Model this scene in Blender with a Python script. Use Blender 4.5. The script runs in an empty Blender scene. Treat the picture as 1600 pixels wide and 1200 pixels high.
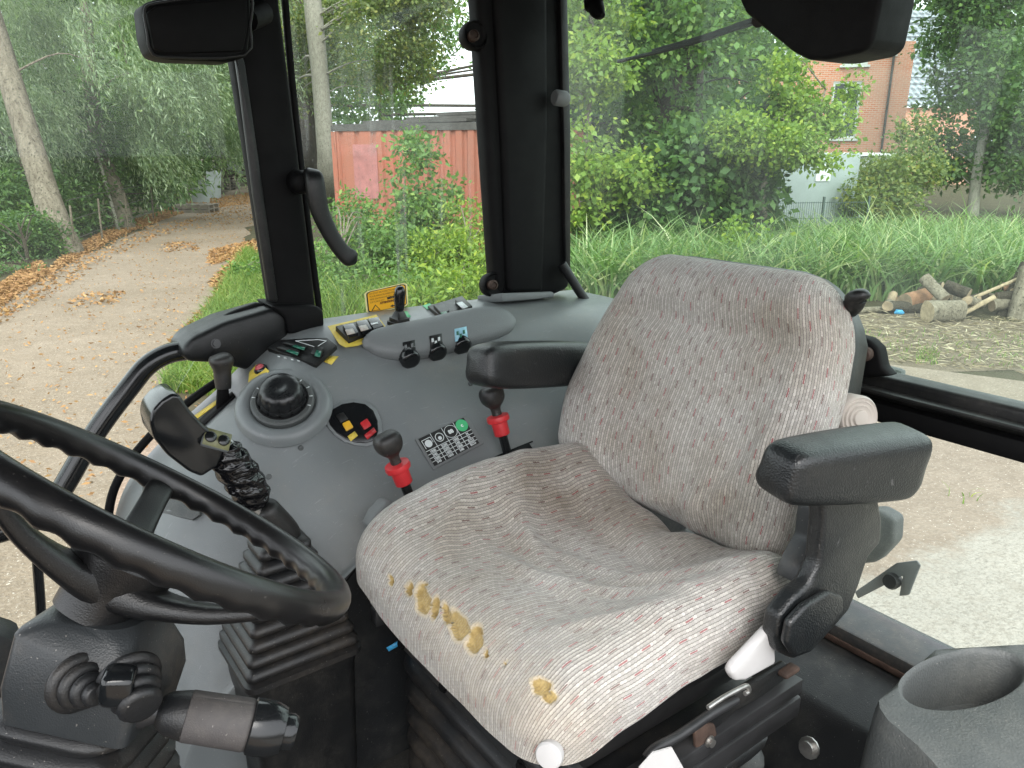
import bpy, bmesh, math, random
import numpy as np
from mathutils import Vector, Matrix
from mathutils.bvhtree import BVHTree

# ------------------------------------------------------------------ camera, world, sun, exposure
SC = bpy.context.scene
COL = SC.collection
CAMZ = 2.1                      # eye height above the yard; tractor axes: +X forward, +Y left, right cab wall near Y=-1.45
FPX = 1200.0                    # focal length in photo pixels (1600 wide)
PITCH, YAW = math.radians(17.0), math.radians(36.4)
_h = Vector((-math.sin(YAW), -math.cos(YAW), 0))
CR = Vector((-math.cos(YAW), math.sin(YAW), 0))
CF = _h * math.cos(PITCH) + Vector((0, 0, -math.sin(PITCH)))
CU = CR.cross(CF)
CP = Vector((0, 0, CAMZ))
cam_d = bpy.data.cameras.new('camera')
cam = bpy.data.objects.new('camera', cam_d); COL.objects.link(cam)
cam.matrix_world = Matrix(((CR.x, CU.x, -CF.x, 0), (CR.y, CU.y, -CF.y, 0), (CR.z, CU.z, -CF.z, CAMZ), (0, 0, 0, 1)))
cam_d.sensor_width = 36.0; cam_d.lens = FPX / 1600 * 36.0
cam_d.clip_start = 0.02; cam_d.clip_end = 600
SC.camera = cam

SUN_EL, SUN_AZ = math.radians(50), math.radians(35)    # azimuth of the sun measured from +Y towards +X
world = bpy.data.worlds.new('World'); SC.world = world; world.use_nodes = True
wn, wl = world.node_tree.nodes, world.node_tree.links
for n in list(wn): wn.remove(n)
sky = wn.new('ShaderNodeTexSky'); sky.sky_type = 'NISHITA'; sky.sun_disc = False
sky.sun_elevation = SUN_EL; sky.sun_rotation = SUN_AZ; sky.air_density = 1.0; sky.dust_density = 4.0; sky.ozone_density = 1.0
hs = wn.new('ShaderNodeHueSaturation'); hs.inputs['Saturation'].default_value = 0.25
mixw = wn.new('ShaderNodeMixRGB'); mixw.inputs[0].default_value = 0.55
mixw.inputs[2].default_value = (9.0, 9.4, 9.8, 1)      # even white cloud layer over the clear sky
bg = wn.new('ShaderNodeBackground'); bg.inputs['Strength'].default_value = 0.15
wo = wn.new('ShaderNodeOutputWorld')
wl.new(sky.outputs[0], hs.inputs['Color']); wl.new(hs.outputs[0], mixw.inputs[1])
wl.new(mixw.outputs[0], bg.inputs[0]); wl.new(bg.outputs[0], wo.inputs[0])
sun_d = bpy.data.lights.new('sun', 'SUN'); sun_d.energy = 0.8; sun_d.angle = math.radians(40); sun_d.color = (1, .96, .9)
sun = bpy.data.objects.new('sun', sun_d); COL.objects.link(sun)
_sd = Vector((math.sin(SUN_AZ) * math.cos(SUN_EL), math.cos(SUN_AZ) * math.cos(SUN_EL), math.sin(SUN_EL)))
sun.rotation_euler = _sd.to_track_quat('Z', 'Y').to_euler()
SC.view_settings.view_transform = 'Standard'; SC.view_settings.look = 'None'
SC.view_settings.exposure = 1.5; SC.view_settings.gamma = 1.0
SC.render.engine = 'CYCLES'
SC.cycles.use_denoising = True
SC.cycles.max_bounces = 8; SC.cycles.diffuse_bounces = 4; SC.cycles.glossy_bounces = 3
SC.cycles.transparent_max_bounces = 12; SC.cycles.transmission_bounces = 4
SC.cycles.caustics_reflective = False; SC.cycles.caustics_refractive = False

RND = random.Random(7)
NR = np.random.default_rng(11)

# ------------------------------------------------------------------ where a photo pixel meets a plane of the cab or the yard
def ray(x, y): return CF + CR * ((x - 800) / FPX) - CU * ((y - 600) / FPX)
def ony(x, y, Y): d = ray(x, y); return CP + d * (Y / d.y)
def onx(x, y, X): d = ray(x, y); return CP + d * (X / d.x)
def onz(x, y, z): d = ray(x, y); return CP + d * ((z - CAMZ) / d.z)
def gnd(x, y): return onz(x, y, 0.0)
def dep(x, y, t): return CP + ray(x, y) * t
def W(x, y, z): return Vector((x, y, z + CAMZ))     # cab coordinates, heights relative to the eye

# ------------------------------------------------------------------ mesh helpers
def link(name, me, mat=None, parent=None, smooth=True, kind=None):
    o = bpy.data.objects.new(name, me); COL.objects.link(o)
    if mat is not None and not me.materials: me.materials.append(mat)
    if smooth and len(me.polygons): me.polygons.foreach_set('use_smooth', [True] * len(me.polygons))
    if parent is not None:
        o.parent = parent
        o.matrix_parent_inverse = inv_of(parent)
    if kind: o['kind'] = kind
    return o
def inv_of(p): return Matrix.Translation(-p.location) if p.parent is None else Matrix.Identity(4)
def meshdata(name, vs, fs):
    me = bpy.data.meshes.new(name)
    me.from_pydata([tuple(v) for v in vs], [], fs); me.update()
    return me
def mk(name, vs, fs, mat, parent=None, smooth=True, kind=None):
    return link(name, meshdata(name, vs, fs), mat, parent, smooth, kind)
def from_bm(name, bm, mat, parent=None, smooth=True, sharp=35):
    bmesh.ops.recalc_face_normals(bm, faces=bm.faces)
    me = bpy.data.meshes.new(name)
    if smooth:
        for e in bm.edges:
            if len(e.link_faces) == 2 and e.calc_face_angle(0) > math.radians(sharp): e.smooth = False
    bm.to_mesh(me); bm.free()
    return link(name, me, mat, parent, smooth)
def thing(name, label, cat, loc=(0, 0, 0), group=None):
    o = bpy.data.objects.new(name, None); COL.objects.link(o); o.location = loc; o.empty_display_size = .05
    return tag(o, label, cat, group)
def tag(o, label, cat, group=None):
    o['label'] = label; o['category'] = cat
    if group: o['group'] = group
    return o
def frame(o, z, x=None):
    z = Vector(z).normalized(); x = Vector(x) if x is not None else Vector((1, 0, 0))
    x = (x - z * x.dot(z))
    if x.length < 1e-5: x = z.orthogonal()
    x.normalize(); y = z.cross(x)
    return Matrix(((x.x, y.x, z.x, o[0]), (x.y, y.y, z.y, o[1]), (x.z, y.z, z.z, o[2]), (0, 0, 0, 1)))
def rbox(name, M, size, mat, parent=None, bev=.004, seg=2, taper=None):
    if not isinstance(M, Matrix): M = Matrix.Translation(M)
    bm = bmesh.new(); bmesh.ops.create_cube(bm, size=1)
    for v in bm.verts:
        k = 1.0 if taper is None or v.co.z < 0 else taper
        v.co = Vector((v.co.x * size[0] * k, v.co.y * size[1] * k, v.co.z * size[2]))
    if bev > 0: bmesh.ops.bevel(bm, geom=bm.edges[:], offset=min(bev, min(size) * .45), segments=seg, profile=.5, affect='EDGES')
    bm.transform(M)
    return from_bm(name, bm, mat, parent)
def catmull(pts, per=6, closed=False):
    pts = [Vector(p) for p in pts]; n = len(pts); out = []
    rng = range(n if closed else n - 1)
    for i in rng:
        p0 = pts[(i - 1) % n] if (closed or i > 0) else pts[0] * 2 - pts[1]
        p1, p2 = pts[i], pts[(i + 1) % n]
        p3 = pts[(i + 2) % n] if (closed or i + 2 < n) else p2 * 2 - p1
        for k in range(per):
            t = k / per
            out.append(.5 * ((2 * p1) + (p2 - p0) * t + (2 * p0 - 5 * p1 + 4 * p2 - p3) * t * t + (3 * p1 - p0 - 3 * p2 + p3) * t ** 3))
    if not closed: out.append(pts[-1])
    return out
def tube_geo(pts, rad, n=10, closed=False, cap=True):
    pts = [Vector(p) for p in pts]; N = len(pts)
    rs = rad if isinstance(rad, (list, tuple)) else [rad] * N
    vs, fs = [], []; up = None
    for i, p in enumerate(pts):
        if closed: t = pts[(i + 1) % N] - pts[i - 1]
        else: t = pts[min(i + 1, N - 1)] - pts[max(i - 1, 0)]
        t.normalize()
        if up is None: up = t.orthogonal().normalized()
        up = (up - t * up.dot(t)).normalized(); sd = t.cross(up)
        for k in range(n):
            a = 2 * math.pi * k / n
            vs.append(p + (up * math.cos(a) + sd * math.sin(a)) * rs[i])
    for i in range(N if closed else N - 1):
        j = (i + 1) % N
        for k in range(n):
            k2 = (k + 1) % n; fs.append((i * n + k, i * n + k2, j * n + k2, j * n + k))
    if cap and not closed:
        fs.append(tuple(range(n))[::-1]); fs.append(tuple((N - 1) * n + k for k in range(n)))
    return vs, fs
def tube(name, pts, rad, mat, parent=None, n=12, per=0, closed=False):
    if per:
        if isinstance(rad, (list, tuple)):
            q = catmull([Vector((r, 0, 0)) for r in rad], per, closed); rad = [v.x for v in q]
        pts = catmull(pts, per, closed)
    vs, fs = tube_geo(pts, rad, n, closed)
    o = mk(name, vs, fs, mat, parent)
    sharp_caps(o); return o
def sharp_caps(o, deg=50):
    bm = bmesh.new(); bm.from_mesh(o.data)
    for e in bm.edges:
        if len(e.link_faces) == 2 and e.calc_face_angle(0) > math.radians(deg): e.smooth = False
    bm.to_mesh(o.data); bm.free()
def lathe(name, M, prof, mat, parent=None, n=28, sharp=40, rib=None):
    """prof: (radius, height) pairs along local Z; rib(angle, height, radius) -> radius"""
    vs, fs = [], []; P = len(prof)
    for r, h in prof:
        for k in range(n):
            a = 2 * math.pi * k / n; q = rib(a, h, r) if rib else r
            vs.append(M @ Vector((q * math.cos(a), q * math.sin(a), h)))
    for i in range(P - 1):
        for k in range(n):
            k2 = (k + 1) % n; fs.append((i * n + k, i * n + k2, (i + 1) * n + k2, (i + 1) * n + k))
    fs.append(tuple(range(n))[::-1]); fs.append(tuple((P - 1) * n + k for k in range(n)))
    bm = bmesh.new(); me = meshdata(name, vs, fs); bm.from_mesh(me); bpy.data.meshes.remove(me)
    return from_bm(name, bm, mat, parent, True, sharp)
def prism(name, pts, depth, mat, parent=None, bev=.003, seg=2, smooth=True):
    """solid slab: polygon pts (3D, roughly planar) pushed along vector depth"""
    bm = bmesh.new(); d = Vector(depth)
    a = [bm.verts.new(p) for p in pts]
    f = bm.faces.new(a)
    r = bmesh.ops.extrude_face_region(bm, geom=[f])
    bmesh.ops.translate(bm, verts=[v for v in r['geom'] if isinstance(v, bmesh.types.BMVert)], vec=d)
    bmesh.ops.recalc_face_normals(bm, faces=bm.faces)
    if bev > 0:
        bmesh.ops.bevel(bm, geom=bm.edges[:], offset=bev, segments=seg, profile=.5, affect='EDGES', clamp_overlap=True)
    return from_bm(name, bm, mat, parent, smooth)
def sweep(name, path, radii, mat, parent=None, up=(0, 0, 1), ex=2.6, n=24, per=0, sharp=50, shape=None):
    """superellipse sections (half-width along side, half-height along up) strung on a path"""
    path = [Vector(p) for p in path]
    if per:
        rr = catmull([Vector((a, b, 0)) for a, b in radii], per); path = catmull(path, per); radii = [(max(v.x, 1e-4), max(v.y, 1e-4)) for v in rr]
    N = len(path); vs, fs = [], []; up = Vector(up)
    for i, p in enumerate(path):
        t = path[min(i + 1, N - 1)] - path[max(i - 1, 0)]
        if t.length < 1e-9: t = path[-1] - path[0]
        t.normalize()
        u = (up - t * up.dot(t)).normalized(); s = t.cross(u); a, b = radii[i]
        for k in range(n):
            th = 2 * math.pi * k / n; c, q = math.cos(th), math.sin(th)
            x = math.copysign(abs(c) ** (2 / ex), c); y = math.copysign(abs(q) ** (2 / ex), q)
            if shape: x, y = shape(x, y, i / (N - 1))
            vs.append(p + s * (x * a) + u * (y * b))
    for i in range(N - 1):
        for k in range(n):
            k2 = (k + 1) % n; fs.append((i * n + k, i * n + k2, (i + 1) * n + k2, (i + 1) * n + k))
    fs.append(tuple(range(n))[::-1]); fs.append(tuple((N - 1) * n + k for k in range(n)))
    bm = bmesh.new(); me = meshdata(name, vs, fs); bm.from_mesh(me); bpy.data.meshes.remove(me)
    return from_bm(name, bm, mat, parent, True, sharp)
def rings(name, loops, mat, parent=None, capb=True, capt=True, sharp=60):
    n = len(loops[0]); vs = [v for l in loops for v in l]; fs = []
    for i in range(len(loops) - 1):
        for k in range(n):
            k2 = (k + 1) % n; fs.append((i * n + k, i * n + k2, (i + 1) * n + k2, (i + 1) * n + k))
    if capb: fs.append(tuple(range(n))[::-1])
    if capt: fs.append(tuple((len(loops) - 1) * n + k for k in range(n)))
    bm = bmesh.new(); me = meshdata(name, vs, fs); bm.from_mesh(me); bpy.data.meshes.remove(me)
    return from_bm(name, bm, mat, parent, True, sharp)
def rrect(cx, cy, z, hx, hy, r, n=5, rot=0.0, M=None):
    out = []
    for q, (sx, sy) in enumerate(((1, 1), (-1, 1), (-1, -1), (1, -1))):
        for k in range(n + 1):
            a = math.pi / 2 * (q + k / n)
            x, y = sx * (hx - r) + r * math.cos(a), sy * (hy - r) + r * math.sin(a)
            x, y = x * math.cos(rot) - y * math.sin(rot), x * math.sin(rot) + y * math.cos(rot)
            v = Vector((cx + x, cy + y, z)); out.append(M @ v if M else v)
    return out
def bolt(name, p, axis, r, h, mat, parent):
    return lathe(name, frame(p, axis), [(r * 1.5, 0), (r * 1.5, h * .25), (r, h * .26), (r, h), (r * .6, h * 1.02)], mat, parent, n=12)
def text(name, s, M, size, mat, parent, bold=0.0, align='LEFT'):
    c = bpy.data.curves.new(name, 'FONT'); c.body = s; c.size = size; c.align_x = align; c.offset = bold; c.materials.append(mat); c.resolution_u = 2
    dg = None
    o = bpy.data.objects.new(name, c); COL.objects.link(o); dg = bpy.context.evaluated_depsgraph_get()
    me = bpy.data.meshes.new_from_object(o.evaluated_get(dg)); bpy.data.objects.remove(o)
    me.transform(M); me.name = name
    if not me.materials: me.materials.append(mat)
    return link(name, me, None, parent, False)

# ------------------------------------------------------------------ materials
class NT:
    def __init__(s, name):
        s.mat = bpy.data.materials.new(name); s.mat.use_nodes = True; s.t = s.mat.node_tree
        for n in list(s.t.nodes): s.t.nodes.remove(n)
        s.out = s.t.nodes.new('ShaderNodeOutputMaterial')
    def n(s, typ, **kw):
        o = s.t.nodes.new(typ)
        for k, v in kw.items(): setattr(o, k, v)
        return o
    def set(s, sock, v):
        if hasattr(v, 'is_linked') or isinstance(v, bpy.types.NodeSocket): s.t.links.new(v, sock)
        else: sock.default_value = (*v, 1) if isinstance(v, (tuple, list)) and len(v) == 3 and len(sock.default_value) == 4 else v
    def m(s, op, a, b=0.0, c=None, clamp=False):
        o = s.n('ShaderNodeMath', operation=op); o.use_clamp = clamp
        s.set(o.inputs[0], a); s.set(o.inputs[1], b)
        if c is not None: s.set(o.inputs[2], c)
        return o.outputs[0]
    def mix(s, f, a, b, typ='MIX'):
        o = s.n('ShaderNodeMixRGB', blend_type=typ); s.set(o.inputs[0], f); s.set(o.inputs[1], a); s.set(o.inputs[2], b); return o.outputs[0]
    def noise(s, scale, vec=None, detail=3.0, rough=.55, dist=0.0):
        o = s.n('ShaderNodeTexNoise'); o.inputs['Scale'].default_value = scale; o.inputs['Detail'].default_value = detail
        o.inputs['Roughness'].default_value = rough; o.inputs['Distortion'].default_value = dist
        if vec is not None: s.set(o.inputs['Vector'], vec)
        return o.outputs['Fac']
    def vor(s, scale, vec=None, feature='F1', out='Distance'):
        o = s.n('ShaderNodeTexVoronoi', feature=feature); o.inputs['Scale'].default_value = scale
        if vec is not None: s.set(o.inputs['Vector'], vec)
        return o.outputs[out]
    def ramp(s, f, lo, hi, a=0.0, b=1.0):
        o = s.n('ShaderNodeMapRange'); s.set(o.inputs[0], f)
        for i, v in enumerate((lo, hi, a, b)): o.inputs[i + 1].default_value = v
        return o.outputs[0]
    def obj(s): return s.n('ShaderNodeTexCoord').outputs['Object']
    def uv(s): return s.n('ShaderNodeTexCoord').outputs['UV']
    def pos(s): return s.n('ShaderNodeNewGeometry').outputs['Position']
    def mapv(s, v, scale=(1, 1, 1), rot=(0, 0, 0)):
        o = s.n('ShaderNodeMapping'); s.set(o.inputs[0], v); o.inputs['Scale'].default_value = scale; o.inputs['Rotation'].default_value = rot; return o.outputs[0]
    def sep(s, v):
        o = s.n('ShaderNodeSeparateXYZ'); s.set(o.inputs[0], v); return o.outputs
    def comb(s, x, y, z=0.0):
        o = s.n('ShaderNodeCombineXYZ'); s.set(o.inputs[0], x); s.set(o.inputs[1], y); s.set(o.inputs[2], z); return o.outputs[0]
    def bump(s, h, dist=.001, strength=1.0, nrm=None):
        o = s.n('ShaderNodeBump'); s.set(o.inputs['Height'], h); o.inputs['Distance'].default_value = dist; o.inputs['Strength'].default_value = strength
        if nrm is not None: s.set(o.inputs['Normal'], nrm)
        return o.outputs[0]
    def bsdf(s, col, rough=.5, nrm=None, metal=0.0, spec=.5, sheen=0.0, coat=0.0, alpha=None):
        o = s.n('ShaderNodeBsdfPrincipled'); s.set(o.inputs['Base Color'], col); s.set(o.inputs['Roughness'], rough)
        s.set(o.inputs['Metallic'], metal); o.inputs['Specular IOR Level'].default_value = spec
        o.inputs['Sheen Weight'].default_value = sheen; o.inputs['Coat Weight'].default_value = coat
        if nrm is not None: s.set(o.inputs['Normal'], nrm)
        return o.outputs[0]
    def done(s, sh): s.t.links.new(sh, s.out.inputs[0]); return s.mat

def plastic(name, col, rough=.45, grain=900.0, gd=.0003, dust=.25, dustcol=(.22, .2, .17), dscale=9.0, spec=.5, wear=0.0, nbump=.0012):
    t = NT(name); p = t.pos()
    d = t.m('MULTIPLY', t.ramp(t.noise(dscale, p, 6, .65), .45, .78), dust, clamp=True)
    fine = t.ramp(t.noise(dscale * 14, p, 3), .35, .75)
    d2 = t.m('MULTIPLY', d, t.m('ADD', .45, fine), clamp=True)
    c = t.mix(d2, col, dustcol)
    spk = t.m('GREATER_THAN', t.noise(330, p, 1), .755)
    c = t.mix(t.m('MULTIPLY', spk, min(.3, dust * .8)), c, (.45, .42, .38))
    if wear:
        sc = t.m('GREATER_THAN', t.noise(5, t.mapv(p, (6, 60, 9), (.3, .5, .2)), 4), .68)
        c = t.mix(t.m('MULTIPLY', sc, wear), c, (.4, .4, .4))
    r = t.m('ADD', rough, t.m('MULTIPLY', t.m('SUBTRACT', t.noise(30, p), .5), .25), clamp=True)
    b = t.bump(t.vor(grain, p), gd, .6)
    b = t.bump(t.noise(14, p, 2), nbump, .35, b)
    return t.done(t.bsdf(c, r, b, spec=spec))
def flat(name, col, rough=.5, var=.12, scale=20, metal=0.0, spec=.5, bumpd=0.0):
    t = NT(name); p = t.pos(); k = t.ramp(t.noise(scale, p, 5), .3, .7, 1 - var, 1 + var)
    c = t.n('ShaderNodeHueSaturation'); c.inputs['Color'].default_value = (*col, 1); t.set(c.inputs['Value'], k)
    return t.done(t.bsdf(c.outputs[0], rough, t.bump(t.noise(scale * 6, p), bumpd) if bumpd else None, metal, spec))
M = {}
M['black'] = plastic('black_plastic', (.006, .0065, .007), .42, 700, .0003, .12, spec=.4)
M['pillar'] = plastic('pillar_trim', (.0018, .0018, .0022), .65, 900, .0002, .01, spec=.18)
M['armrest'] = plastic('armrest_vinyl', (.008, .0095, .0105), .36, 420, .0007, .08, wear=.1)
M['wheel'] = plastic('wheel_rim', (.006, .006, .0065), .33, 900, .0001, .10, (.09, .075, .06), 14, nbump=.0002)
M['hubskin'] = plastic('wheel_hub_skin', (.006, .006, .0065), .36, 650, .0003, .10, (.09, .075, .06), 14)
M['gloss'] = plastic('gloss_black', (.008, .009, .01), .16, 900, .00005, .03)
M['rubber'] = plastic('rubber', (.009, .0095, .0105), .46, 600, .0003, .42, (.13, .105, .08), 6)
M['dirty'] = plastic('dirty_plastic', (.024, .027, .029), .42, 600, .0003, .5, (.14, .115, .09), 9, nbump=.0004)
M['grey'] = plastic('console_grey', (.168, .183, .186), .36, 800, .0003, .4, (.25, .235, .2), 5, wear=.22)
M['grey2'] = plastic('pad_grey', (.145, .155, .157), .6, 600, .0005, .2)
M['cup'] = plastic('cup_plastic', (.07, .076, .075), .6, 350, .0008, .45, (.2, .2, .18), 10)
M['floor'] = plastic('floor_mat', (.012, .012, .012), .75, 300, .0008, .3, (.12, .11, .09), 5)
M['panel'] = plastic('rear_panel', (.008, .009, .010), .5, 500, .0004, .3, (.15, .14, .12), 8)
M['knob'] = plastic('knob_plastic', (.011, .012, .013), .3, 900, .0001, .2, (.12, .12, .11), 20)
M['red'] = flat('red_plastic', (.5, .025, .03), .4, .15, 40)
M['white'] = flat('white_plastic', (.5, .49, .485), .45, .08, 14)
M['beige'] = flat('beige_plastic', (.42, .38, .34), .5, .1, 20)
M['yellow'] = flat('yellow_print', (.72, .55, .08), .55, .15, 60)
M['orange'] = flat('orange_print', (.85, .42, .01), .5, .06, 30)
M['pale'] = flat('pale_edge', (.85, .74, .36), .5, .05, 30)
M['ink'] = flat('black_ink', (.012, .012, .012), .5, .1)
M['brownink'] = flat('brown_ink', (.2, .07, .005), .5, .1)
M['whiteink'] = flat('white_ink', (.62, .66, .66), .5, .1)
M['greenink'] = flat('green_print', (.06, .42, .17), .5, .12)
M['greenswitch'] = flat('green_switch', (.012, .12, .075), .35, .1)
M['cyan'] = flat('blue_label', (.3, .55, .66), .35, .2, 70)
M['blue'] = flat('blue_tag', (.05, .3, .55), .45, .2, 60)
M['steel'] = flat('steel', (.4, .39, .37), .35, .25, 60, metal=.9)
M['paintedsteel'] = flat('painted_steel', (.02, .02, .021), .38, .3, 30)
M['rust'] = flat('rusty_steel', (.05, .03, .022), .7, .5, 50, metal=.2, bumpd=.0005)
M['redlamp'] = flat('red_lens', (.45, .08, .09), .15, .1)
M['foam'] = flat('foam', (.42, .29, .09), .95, .3, 120, bumpd=.0012)
M['wiper'] = flat('wiper_rubber', (.008, .008, .008), .5, .1)
def glass_mat(name, dust, streak, tint=(.93, .97, .95)):
    t = NT(name); p = t.pos()
    tr = t.n('ShaderNodeBsdfTransparent'); tr.inputs[0].default_value = (*tint, 1)
    gl = t.n('ShaderNodeBsdfGlossy'); gl.inputs['Roughness'].default_value = .03
    fr = t.n('ShaderNodeLayerWeight')
    mx = t.n('ShaderNodeMixShader'); t.set(mx.inputs[0], t.m('ADD', .012, t.m('MULTIPLY', t.m('POWER', fr.outputs['Facing'], 5.0), .5))); t.set(mx.inputs[1], tr.outputs[0]); t.set(mx.inputs[2], gl.outputs[0])
    df = t.n('ShaderNodeBsdfTranslucent'); df.inputs[0].default_value = (.75, .78, .76, 1)
    df2 = t.n('ShaderNodeBsdfDiffuse'); df2.inputs[0].default_value = (.6, .62, .6, 1)
    dd = t.n('ShaderNodeMixShader'); dd.inputs[0].default_value = .5; t.set(dd.inputs[1], df.outputs[0]); t.set(dd.inputs[2], df2.outputs[0])
    big = t.ramp(t.noise(3.5, p, 5), .3, .8)
    st = t.m('MULTIPLY', t.ramp(t.noise(1, t.mapv(p, (60, 60, 3)), 4), .56, .72), t.ramp(t.noise(5, p, 2), .45, .7))
    dots = t.m('GREATER_THAN', t.noise(330, p, 1), .70)
    f = t.m('ADD', t.m('MULTIPLY', big, dust), t.m('MULTIPLY', t.m('ADD', st, t.m('MULTIPLY', dots, .9)), streak), clamp=True)
    m2 = t.n('ShaderNodeMixShader'); t.set(m2.inputs[0], f); t.set(m2.inputs[1], mx.outputs[0]); t.set(m2.inputs[2], dd.outputs[0])
    return t.done(m2.outputs[0])
M['glass_door'] = glass_mat('door_glass', .045, .03)
M['glass_q'] = glass_mat('quarter_glass', .04, .25)
M['glass_rear'] = glass_mat('rear_glass', .09, .06, (.9, .97, .93))
# ------------------------------------------------------------------ outdoors: ground materials
def ground_mat(name, cols, scale, bumpd, extra=None):
    t = NT(name); p = t.pos()
    n1 = t.ramp(t.noise(scale, p, 6, .6), .32, .7); n2 = t.ramp(t.noise(scale * 9, p, 5, .65), .3, .72); n3 = t.noise(scale * 60, p, 3)
    c = t.mix(n1, cols[0], cols[1]); c = t.mix(t.m('MULTIPLY', n2, .55), c, cols[2])
    c = t.mix(t.m('MULTIPLY', t.ramp(n3, .5, .75), .5), c, cols[3])
    if extra: c = extra(t, p, c)
    h = t.m('ADD', t.m('MULTIPLY', n2, .6), n3)
    return t.done(t.bsdf(c, .92, t.bump(h, bumpd, .8), spec=.2))
def pebbles(t, p, c):
    v = t.vor(22, p); c = t.mix(t.ramp(v, .1, .3, .55, 0), c, (.3, .24, .19))
    return t.mix(t.m('GREATER_THAN', t.noise(75, p, 1), .72), c, (.5, .44, .38))
M['dirt'] = ground_mat('lane_dirt', [(.20, .15, .105), (.29, .225, .17), (.14, .105, .075), (.36, .295, .23)], .6, .03, pebbles)
M['earth'] = ground_mat('earth', [(.06, .05, .03), (.1, .08, .05), (.05, .06, .025), (.14, .12, .08)], 1.2, .03)
M['soil'] = ground_mat('bare_soil', [(.15, .115, .08), (.24, .19, .14), (.09, .07, .05), (.36, .31, .22)], 1.7, .03)
def specks(t, p, c):
    v = t.vor(55, p); c = t.mix(t.ramp(v, .12, .45, 0, .7), c, (.2, .175, .135))
    return t.mix(t.ramp(t.noise(1.3, p, 3), .5, .7, 0, .3), c, (.33, .29, .23))
ca, cb_ = gnd(1385, 900), gnd(1600, 775); cd = (cb_ - ca).normalized(); cn_ = Vector((-cd.y, cd.x, 0))
if cn_.dot(gnd(1550, 950) - ca) < 0: cn_ = -cn_
def paved(t, p, c):     # the pale paving starts along a ragged line across the yard
    c = pebbles(t, p, c); x, y, _ = t.sep(p)
    d = t.m('ADD', t.m('MULTIPLY', x, cn_.x), t.m('MULTIPLY', y, cn_.y)); d = t.m('SUBTRACT', d, ca.dot(cn_))
    f = t.ramp(t.m('ADD', d, t.m('MULTIPLY', t.m('SUBTRACT', t.noise(2.2, p, 6, .7), .5), .9)), -.06, .12)
    k = t.mix(t.ramp(t.noise(1.1, p, 4), .35, .7), (.27, .25, .218), (.325, .30, .262))
    k = t.mix(t.ramp(t.noise(60, p, 3, .7), .46, .62, 0, .55), k, (.17, .15, .122)); k = t.mix(t.ramp(t.noise(8, p, 4), .5, .75, 0, .4), k, (.22, .19, .155))
    return t.mix(f, c, k)
M['yard'] = ground_mat('yard_ground', [(.20, .16, .125), (.27, .22, .175), (.15, .115, .088), (.33, .275, .225)], .7, .018, paved)

def sheet(name, outline, z, mat, wob=.15, step=.6, parent=None):
    pts = []
    n = len(outline)
    for i in range(n):
        a, b = Vector((*outline[i], 0)), Vector((*outline[(i + 1) % n], 0)); k = max(1, int((b - a).length / step))
        for j in range(k):
            q = a.lerp(b, j / k); pts.append((q.x + RND.uniform(-wob, wob), q.y + RND.uniform(-wob, wob), z))
    bm = bmesh.new(); f = bm.faces.new([bm.verts.new(p) for p in pts]); bmesh.ops.triangulate(bm, faces=[f])
    o = from_bm(name, bm, mat, None, False); o['kind'] = 'structure'; return o
g = mk('ground', [(-260, -260, 0), (260, -260, 0), (260, 260, 0), (-260, 260, 0)], [(0, 1, 2, 3)], M['earth'], smooth=False); g['kind'] = 'structure'
# lane: from the yard beside the tractor away to the far bend
def gp(x, y): q = gnd(x, y); return (q.x, q.y)
lane = [gp(250, 620), gp(300, 520), gp(345, 440), gp(385, 370), gp(410, 318), (-19, -46.5), (-26, -62), (-23, -64), gp(383, 291), gp(300, 318), gp(190, 372), gp(110, 412), gp(0, 468), (3.5, -13.0), (9, -9), (14, 2), (8, 10), (-1, 8), (-1.2, -2.5)]
sheet('dirt_lane', lane, .004, M['dirt'])
soil = [gp(1330, 482), gp(1600, 500), (-13, -1), (-12, 6), (-7, 6), gp(1600, 590), gp(1330, 568), (-7.2, -5.8), (-9.6, -6.6)]
sheet('soil_strip', soil, .004, M['soil'], .25)
yard = [(-1.2, -4.5), (-4, -6.2), (-7.2, -5.2), gp(1400, 574), gp(1600, 592), (-7, 6), (-2, 8), (3, 6), (-1, 0)]
sheet('dirt_yard', yard, .008, M['yard'], .2)
# ------------------------------------------------------------------ foliage
def leaf_mat(name, c1, c2, c3, trans=.35, rough=.5):
    t = NT(name); a = t.n('ShaderNodeAttribute', attribute_name='leaf'); f = a.outputs['Fac']
    c = t.mix(t.ramp(f, 0, .6), c1, c2); c = t.mix(t.ramp(f, .72, 1.0), c, c3)
    d = t.bsdf(c, rough, spec=.35)
    tr = t.n('ShaderNodeBsdfTranslucent'); t.set(tr.inputs[0], t.mix(1.0, c, (1.1, 1.25, .5), 'MULTIPLY'))
    mx = t.n('ShaderNodeMixShader'); mx.inputs[0].default_value = trans; t.set(mx.inputs[1], d); t.set(mx.inputs[2], tr.outputs[0])
    return t.done(mx.outputs[0])
M['willow'] = leaf_mat('willow_leaf', (.13, .20, .11), (.25, .33, .20), (.42, .49, .34), .45)
M['leafdark'] = leaf_mat('dark_leaf', (.045, .095, .032), (.09, .17, .05), (.16, .26, .07))
M['leafmid'] = leaf_mat('mid_leaf', (.075, .15, .04), (.13, .235, .06), (.24, .34, .08))
M['leaflime'] = leaf_mat('lime_leaf', (.12, .2, .04), (.2, .3, .05), (.34, .4, .06))
M['leafolive'] = leaf_mat('olive_leaf', (.085, .135, .04), (.16, .21, .06), (.3, .3, .08))
M['reed'] = leaf_mat('reed_leaf', (.09, .17, .06), (.19, .30, .11), (.46, .48, .27), .35)
M['grass'] = leaf_mat('grass_blade', (.08, .15, .025), (.15, .24, .04), (.3, .32, .09), .3)
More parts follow.
